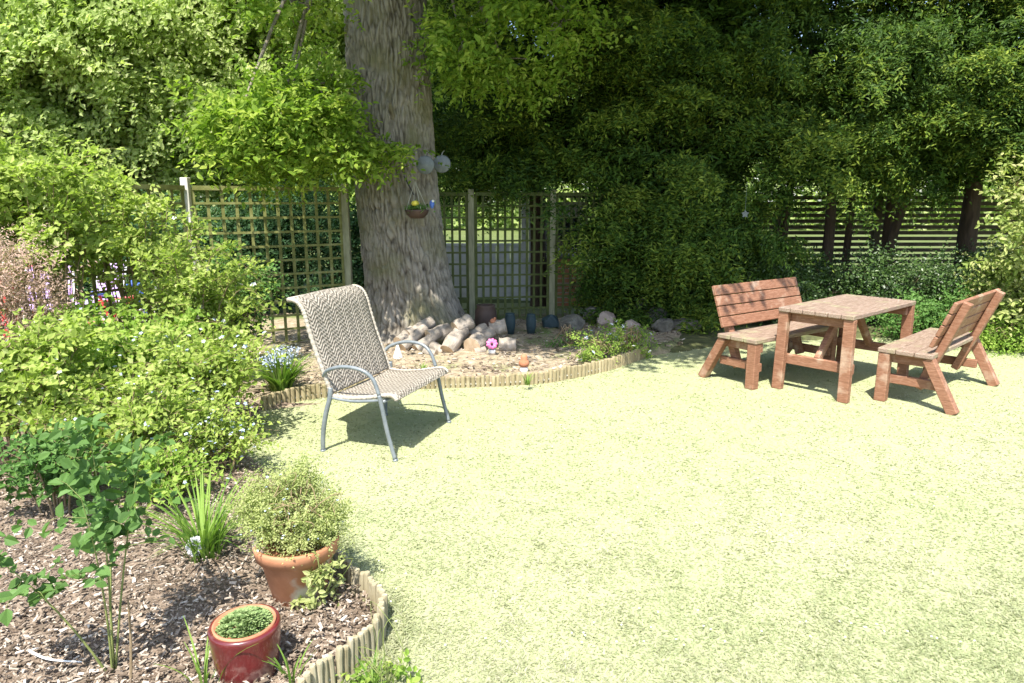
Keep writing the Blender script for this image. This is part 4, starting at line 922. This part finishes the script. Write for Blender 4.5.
# pink dry twiggy shrub
b = g_at(22, 4.55); plant('twiggy_shrub', b, 'dry pinkish brown twiggy shrub at the left edge before the red container', 'shrub', [((.0, 0, 1.02), (.34, .25, .30), 1)], 120, 150, .06, 8, 7, .22, .034, .010, M['pink_twig'], 4, 60, .007, 'twig', shell=.2, droop=-.4)
for i, (dx, h) in enumerate(((.0, 1.5), (.16, 1.7), (.34, 1.55))):
    pass

# ------------------------------------------------------------------ background trees, left
TB = 'trees beyond the left fence'
def tree(px, Y, h, w, z0, label, seed, mat, nc, ll, lw, group, trunk_r=.16, bark='grey_bark', name='tree', K=9, ns=10, L=.42, cr=.32, gap=0, **kw):
    b = g_at(px, Y); c = (z0 + h) / 2
    ells = [((0, 0, c), (w, w * .75, (h - z0) / 2), 3), ((-.4 * w, -.25 * w, c * .8), (w * .6, w * .5, (h - z0) * .3), 1), ((.45 * w, -.2 * w, c * 1.1), (w * .55, w * .5, (h - z0) * .28), 1)]
    rs = np.random.RandomState(seed); random.seed(seed); e = empty(name, b, label, 'tree', group=group)
    (V1, F1, r1), bc = bough_crown(rs, ells, int(nc / 4.2), .55, 12, .15, 8, 8, .36, ll, lw, shell=.45, droop=.25, face=(-.25, -1.1, 0), up=.6, nj=.4)
    link_mesh('crown', np_mesh('crown', V1, F1, r1), M[mat], e)
    mb = MB(); mb.tube(smooth_path([np.array(q, float) for q in [(0, 0, -.05), (.05, 0, z0 + .3), (0, 0, c), (.05, 0, h * .9)]], 5), list(np.linspace(trunk_r, .03, 16)), 12, cap=False, jit=.06)
    limbs(mb, rs, (.03, 0, max(z0, .8)), bc, 30, .04, base_h=.6); mb.build('trunk', M[bark], e, smooth=True)
    return e
tree(20, 10.5, 6.4, 2.0, .9, 'sunlit pale maple-like tree at the top left corner', 201, 'back_leaf', 620, .11, .075, TB)
tree(150, 11.5, 7.2, 2.0, 1.0, 'dense pale green tree between the top left corner and the oak', 202, 'back_leaf', 620, .11, .075, TB)
tree(275, 12.5, 8.0, 2.1, 1.1, 'bluish green tree directly behind the low oak sprays', 203, 'back_leaf', 560, .11, .075, TB)
tree(400, 14.5, 8.5, 2.4, 1.6, 'green tree behind the oak trunk', 205, 'back_leaf', 480, .12, .08, TB)
HB = 'dark hedge bushes beyond the trellis'
for i, (px, Y, tp, w, lb) in enumerate(((150, 9.6, 205, 170, 'dark green hedge bush behind the lilac chairs'), (245, 9.8, 196, 150, 'dark green hedge bush behind the middle of the sunlit trellis'), (335, 10.0, 194, 150, 'dark green hedge bush right up against the oak'), (50, 9.6, 205, 170, 'dark green hedge bush behind the red container'))):
    shrub(px, 0, Y, tp, w, lb, 220 + i, 'hedge_leaf', .075, .05, 260, cr=.12, L=.3, group=HB, name='hedge_bush', cat='bush', low=0)

# ------------------------------------------------------------------ yews
YG = 'dark yews behind the table'
def yew(px, Y, ells, nc, label, seed, trunks, root, mat='yew_leaf', zmin=None, gap=.0, **kw):
    b = g_at(px, Y); rs = np.random.RandomState(seed)
    e = empty('yew_tree', b, label, 'tree', group=YG)
    (V1, F1, r1), cc = bough_crown(rs, ells, int(nc / 7.4), .40, 15, .085, 10, 11, .24, .085, .030, shell=.62, zmin=zmin, droop=.35, hdrop=.5, up=.9, face=(-.15, -.55, 0), nj=.3)
    (V2, F2, r2), c2 = clump_crown(rs, [(q[0], tuple(np.array(q[1]) * (.72, .55, .8)), q[2]) for q in ells], int(nc * .42), .25, 9, 9, .34, .12, .045, 4, shell=.1, droop=.2, zmin=zmin)
    link_mesh('crown', np_mesh('crown', np.concatenate([V1, V2]), np.concatenate([F1, F2 + len(V1)]), np.concatenate([r1, r2 * .6])), M[mat], e)  # inner fill held to darker leaf tones, shade painted between the boughs
    mb = MB(); random.seed(seed)
    for path, rads in trunks: mb.tube(smooth_path([np.array(p, float) for p in path], 5), list(np.interp(np.linspace(0, 1, (len(path) - 1) * 5 + 1), np.linspace(0, 1, len(rads)), rads)), 12, cap=False, jit=.06)
    limbs(mb, rs, root, cc, 26, .018)
    mb.build('trunk', M['dark_bark'], e, smooth=True)
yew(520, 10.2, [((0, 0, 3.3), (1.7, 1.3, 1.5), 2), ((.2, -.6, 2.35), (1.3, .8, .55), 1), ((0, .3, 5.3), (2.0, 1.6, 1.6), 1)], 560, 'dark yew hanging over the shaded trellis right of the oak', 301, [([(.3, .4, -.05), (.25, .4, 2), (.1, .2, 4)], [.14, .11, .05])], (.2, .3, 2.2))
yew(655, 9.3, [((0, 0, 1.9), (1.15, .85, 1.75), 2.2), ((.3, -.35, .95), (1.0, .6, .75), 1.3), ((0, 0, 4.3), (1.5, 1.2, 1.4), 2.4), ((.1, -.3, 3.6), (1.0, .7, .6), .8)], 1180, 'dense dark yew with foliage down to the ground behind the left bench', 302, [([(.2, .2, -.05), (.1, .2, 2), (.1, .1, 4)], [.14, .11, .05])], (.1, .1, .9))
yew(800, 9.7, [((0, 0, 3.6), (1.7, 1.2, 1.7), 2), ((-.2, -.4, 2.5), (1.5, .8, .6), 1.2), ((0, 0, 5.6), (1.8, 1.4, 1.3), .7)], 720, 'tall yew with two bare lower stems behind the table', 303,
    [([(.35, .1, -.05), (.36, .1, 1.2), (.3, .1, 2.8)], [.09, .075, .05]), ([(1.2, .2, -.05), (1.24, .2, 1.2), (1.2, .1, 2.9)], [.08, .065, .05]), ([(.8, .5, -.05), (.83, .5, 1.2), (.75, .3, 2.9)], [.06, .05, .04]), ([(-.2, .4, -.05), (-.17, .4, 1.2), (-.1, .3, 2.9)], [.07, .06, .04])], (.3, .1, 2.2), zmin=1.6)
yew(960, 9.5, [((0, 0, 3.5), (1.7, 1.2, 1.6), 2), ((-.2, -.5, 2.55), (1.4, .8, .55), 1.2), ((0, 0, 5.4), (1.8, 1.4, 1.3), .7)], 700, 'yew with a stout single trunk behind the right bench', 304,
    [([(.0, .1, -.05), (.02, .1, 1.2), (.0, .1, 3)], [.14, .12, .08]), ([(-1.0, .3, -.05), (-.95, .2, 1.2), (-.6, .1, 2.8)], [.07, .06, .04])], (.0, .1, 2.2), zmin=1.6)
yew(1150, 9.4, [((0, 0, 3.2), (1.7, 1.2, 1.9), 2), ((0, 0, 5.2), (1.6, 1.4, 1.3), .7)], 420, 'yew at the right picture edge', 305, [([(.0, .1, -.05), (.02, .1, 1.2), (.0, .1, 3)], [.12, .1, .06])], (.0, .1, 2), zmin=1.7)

# undergrowth
UG = 'undergrowth below the yews'
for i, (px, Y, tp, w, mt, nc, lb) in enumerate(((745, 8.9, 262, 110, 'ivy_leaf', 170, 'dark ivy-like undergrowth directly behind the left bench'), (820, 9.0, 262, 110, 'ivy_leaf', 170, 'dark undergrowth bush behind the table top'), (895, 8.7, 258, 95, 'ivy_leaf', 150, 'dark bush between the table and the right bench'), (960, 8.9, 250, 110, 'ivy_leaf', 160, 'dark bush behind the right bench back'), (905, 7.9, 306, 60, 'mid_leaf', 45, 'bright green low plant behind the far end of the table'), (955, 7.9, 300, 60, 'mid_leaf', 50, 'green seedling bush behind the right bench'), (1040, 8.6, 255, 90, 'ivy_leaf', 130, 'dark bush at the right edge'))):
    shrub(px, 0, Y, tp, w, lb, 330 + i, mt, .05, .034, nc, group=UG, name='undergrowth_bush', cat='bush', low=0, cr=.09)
shrub(1036, 0, 7.3, 132, 140, 'tall bright shrub with cream and pink leaves at the right picture edge', 350, 'cream_leaf', .09, .046, 130, kind=6, group=None, low=.1, cr=.10, flowers=(M['petal_white'], 14, .02))
shrub(1012, 0, 7.7, 262, 95, 'low pale leaved shrub with white flowers behind the right bench', 351, 'cream_leaf', .065, .036, 150, kind=6, group=None, low=0, flowers=(M['petal_white'], 12, .022))
shrub(1010, 0, 7.3, 330, 80, 'low bright green plants at the lawn edge right of the right bench', 352, 'lime_leaf', .04, .026, 90, group=None, low=0)

# plants at the corner of the tree bed
shrub(600, 0, 6.62, 334, 56, 'low green plants with blue flowers at the curve of the edging', 360, 'lime_leaf', .034, .018, 26, flowers=(M['petal_blue'], 16, .022), group=None, low=0, name='flowering_plant', cat='plant', cr=.05, L=.12, zb=.05)
shrub(630, 0, 6.95, 330, 50, 'low leafy plant with white flowers at the right end of the edging', 361, 'lime_leaf', .036, .02, 24, flowers=(M['petal_white'], 14, .02), group=None, low=0, name='flowering_plant', cat='plant', cr=.05, L=.12, zb=.05)
shrub(570, 0, 7.2, 338, 50, 'low dark leafy plant in front of the grey stones', 362, 'mid_leaf', .034, .018, 14, group=None, low=0, name='leafy_plant', cat='plant', cr=.05, L=.12, zb=.05)
strap_plant('grass_tuft', gp(527, 385, .05), 'thin grass tuft behind the edging right of the clay figure', 'grass tuft', 22, .12, .007, 7, 'strap_leaf', .6)
strap_plant('grass_tuft', gp(423, 372, .05), 'grass tuft beside the front chair arm in the tree bed', 'grass tuft', 30, .10, .007, 8, 'strap_leaf', .7)

# ------------------------------------------------------------------ log pile
def log(a, b, r, label, seed, bend=0):
    random.seed(seed); a = np.array(a, float); b = np.array(b, float); mid = (a + b) / 2 + np.array([0, 0, bend]); n = 7
    r *= 1.12; e = empty('cut_log', mid, label, 'log', group='logs piled at the foot of the oak'); mb = MB(); P = smooth_path([a - mid, (0, 0, 0), b - mid], 4); s1, s2 = random.random() * 6, random.random() * 6
    mb.tube(P, [r * (1 + .07 * math.sin(i * 1.3 + s1)) for i in range(len(P))], 24, cap=1, jit=.018)
    mb.build('wood', [M['log_bark'], M['log_end']], e)
def LP(px, py, Y): return at(px, py, Y)
log(LP(402, 348, 7.0), LP(425, 328, 7.25), .05, 'slim log leaning at the left end of the pile by the chair arm', 1)
log(LP(416, 350, 7.0), LP(440, 332, 7.2), .055, 'log lying second from the left in the pile', 2)
log(LP(408, 336, 7.2), LP(432, 322, 7.4), .065, 'mossy log resting high against the trunk', 3)
log(LP(428, 338, 7.15), LP(449, 330, 7.3), .075, 'short fat log in the middle of the pile', 4)
log(LP(447, 351, 6.9), LP(462, 330, 7.15), .075, 'thick pale log standing steeply in front of the pile', 5, .01)
log(LP(455, 329, 7.1), LP(470, 321, 7.2), .075, 'rounded pale stump end topping the pile', 6)
log(LP(436, 354, 6.85), LP(424, 351, 6.9), .035, 'small branch piece at the foot of the pile', 7)
log(LP(472, 347, 6.95), LP(480, 340, 7.1), .085, 'round log facing the lawn right of the steep log', 8)
log(LP(478, 341, 7.2), LP(492, 332, 7.3), .06, 'log behind the pink flower ornament', 9)
log(LP(490, 329, 7.4), LP(506, 326, 7.4), .075, 'grey log at the back under the orange ornament', 10)
log(LP(499, 345, 7.05), LP(516, 345, 7.05), .07, 'squat log with a pale cut face at the right end of the pile', 11)
log(LP(398, 342, 7.1), LP(412, 330, 7.3), .05, 'dark stubby log at the far left against the trunk', 13)
log(LP(470, 336, 7.25), LP(486, 327, 7.35), .05, 'pale split log wedged behind the round one', 14)
log(LP(432, 345, 7.05), LP(444, 352, 6.95), .045, 'short log sloping down in the front middle of the pile', 15)
log(LP(485, 350, 6.95), LP(474, 352, 6.9), .035, 'small stick of wood at the foot of the pink flower ornament', 16)
log(LP(462, 352, 7.0), LP(448, 354, 6.95), .04, 'thin log along the bottom of the pile', 12)
# ornaments
p = gp(492, 355, .06); e = empty('flower_ornament', p, 'pink flower ornament in a little white pot before the logs', 'ornament')
mb = MB(); mb.lathe([(.001, 0), (.03, 0), (.04, .055), (.036, .058), (.001, .05)], seg=18); mb.build('pot', M['white_paint'], e, smooth=True)
mb = MB(); mb.tube([(0, 0, .05), (0, 0, .11)], .004, 5); mb.build('stem', M['green_stem'], e)
mb = MB(); c = Vector((0, -.015, .12))
for k in range(9):
    a = k * 2 * PI / 9; mb.lathe([(.001, -.006), (.017, -.003), (.019, .003), (.001, .007)], seg=8)
    vs = mb.v[-32:]; R = Matrix.Rotation(PI / 2 - .5, 3, 'X'); mb.v[-32:] = [tuple(R @ (Vector((q[0] * 1.5 + .034, q[1], q[2])) @ Matrix.Rotation(-a, 3, 'Z')) + c) for q in vs]
mb.build('petals', M['petal_pink'], e, smooth=True)
mb = MB(); mb.lathe([(.001, -.01), (.014, -.005), (.014, .005), (.001, .01)], (0, -.03, .125), 12); mb.build('flower_centre', M['brown_clay'], e, smooth=True)
p = gp(524, 372, .06); e = empty('clay_figure', p, 'little orange clay figure on a pale base at the edge of the soil bed', 'ornament')
mb = MB(); mb.lathe([(.001, 0), (.035, 0), (.04, .02), (.032, .05), (.001, .055)], seg=16); mb.build('base', M['white_paint'], e, smooth=True)
mb = MB(); mb.lathe([(.001, .04), (.04, .055), (.052, .085), (.04, .11), (.03, .12), (.034, .14), (.022, .165), (.001, .17)], seg=18); mb.build('body', M['terracotta_rim'], e, smooth=True)
p = LP(493, 322, 7.38); e = empty('bird_figure', p, 'small orange ornament perched on the back log', 'ornament')
mb = MB(); mb.lathe([(.001, -.02), (.03, -.01), (.036, .012), (.022, .032), (.001, .04)], seg=14); mb.lathe([(.001, .02), (.016, .03), (.016, .045), (.001, .055)], (.02, 0, 0), 12); mb.build('body', M['terracotta_rim'], e, smooth=True)
p = gp(437, 352, .06)
for (px, py, lb) in ((398, 352, 'white glass cone ornament left of the logs beneath the chair arm'),):
    p = gp(px, py + 6, .06); e = empty('cone_ornament', p, lb, 'ornament'); mb = MB(); mb.lathe([(.05, 0), (.05, .01), (.004, .15), (.001, .155)], seg=14); mb.build('cone', M['petal_blue'] if 0 else M['white_paint'], e, smooth=True)

# pots/slabs standing behind
def barrel(px, pyb, w, h, m, label, name='tall_pot'):
    p = gp(px, pyb, .06); e = empty(name, p, label, 'pot', group='dark pots behind the logs'); mb = MB()
    mb.lathe([(.001, 0), (w * .72, 0), (w, h * .45), (w * .96, h * .8), (w * .8, h * .93), (w * .88, h), (w * .7, h), (w * .68, h * .8), (.001, h * .8)], seg=26); mb.build('body', m, e, smooth=True)
barrel(486, 335, .13, .36, M['brown_clay'], 'dark brown round-shouldered pot behind the logs')
barrel(510, 334, .065, .25, M['teal'], 'tall teal pot left of its twin behind the logs')
barrel(531, 334, .06, .24, M['teal'], 'tall teal pot right of its twin behind the logs')

# stones
def rock(px, py, r, label, seed, m='stone', sc=(1, .8, .8), lean=0):
    p = gp(px, py, .05); rs = np.random.RandomState(seed); n, k = 26, 16; r *= 1.25
    e = empty('garden_stone', p, label, 'stone', rs.rand() * 3, 'stones under the yew'); V = []
    nd = nrm(rs.randn(14, 3)); cut = .62 + .3 * rs.rand(14)
    for i in range(k + 1):
        for j in range(n):
            a = PI * i / k; b = 2 * PI * j / n; d = np.array([math.sin(a) * math.cos(b), math.sin(a) * math.sin(b), math.cos(a)])
            dots = nd @ d; q = 1.0
            for dd_, c in zip(dots, cut):
                if dd_ > .01: q = min(q, c / dd_)
            V.append(d * q * r * np.array(sc) + np.array([0, 0, r * sc[2] * .6]))
    I = np.arange((k + 1) * n).reshape(k + 1, n); J = np.roll(I, -1, 1)
    Fq = np.stack([I[:-1], I[1:], J[1:], J[:-1]], -1).reshape(-1, 4)
    link_mesh('stone', np_mesh('stone', np.array(V), Fq), M[m], e)
rock(573, 333, .17, 'large grey boulder behind the low leafy plants', 1, sc=(1, .8, .75))
rock(592, 322, .13, 'dark stone behind the large grey boulder', 2)
rock(607, 327, .13, 'pale pink stone catching the sun', 3, 'stone_pale', (1, .8, .8))
rock(640, 322, .13, 'upright pointed dark stone under the yew', 4, sc=(.6, .6, 1.5))
rock(632, 330, .11, 'mottled pale stone between the pink one and the pointed one', 5, 'stone_pale', (1, .8, .6))
rock(655, 325, .15, 'wide dark stone right of the pointed one', 6)
rock(663, 332, .12, 'grey stone in front at the right end of the stones', 7)
rock(684, 330, .15, 'flat mossy stone nearest the left bench', 8, sc=(1.3, .8, .5))
rock(550, 328, .12, 'teal-grey stone by the foot of the trellis', 9, 'teal')
rock(615, 334, .06, 'small rounded pinkish pebble in front of the pale stones', 10, 'stone_pale')

# white star on the yew
p = at(745, 214, 7.75); e = empty('star_ornament', p, 'small white star ornament hanging in the yew above the left bench', 'ornament'); mb = MB(); vs = []
for s in (-.008, .008):
    for k in range(10): r = .045 if k % 2 == 0 else .026; a = PI / 2 + k * PI / 5; vs.append((r * math.cos(a), s, r * math.sin(a)))
mb.add(vs, [tuple(range(10)), tuple(range(19, 9, -1))] + [(k, 10 + k, 10 + (k + 1) % 10, (k + 1) % 10) for k in range(10)]); mb.tube([(0, 0, .05), (0, .0, .35)], .002, 4); mb.build('star', M['disc'], e)

# far sunlit hedge line beyond the neighbours' lawns
rs = np.random.RandomState(99)
ells = [((x, 42 + rs.rand() * 5, 3.0 + rs.rand()), (5, 3, 4.0 + rs.rand() * 2), 1) for x in range(-36, 44, 6)]
(V, Fq, r), cc = clump_crown(rs, ells, 1500, .8, 9, 8, 1.4, .5, .35, 4, shell=.6)
tag(link_mesh('far_trees', np_mesh('far_trees', V, Fq, r), M['back_leaf']), 'far off band of sunlit trees beyond the neighbouring gardens', 'trees', kind='stuff')
print('faces', sum(len(o.data.polygons) for o in S.objects if o.type == 'MESH'))
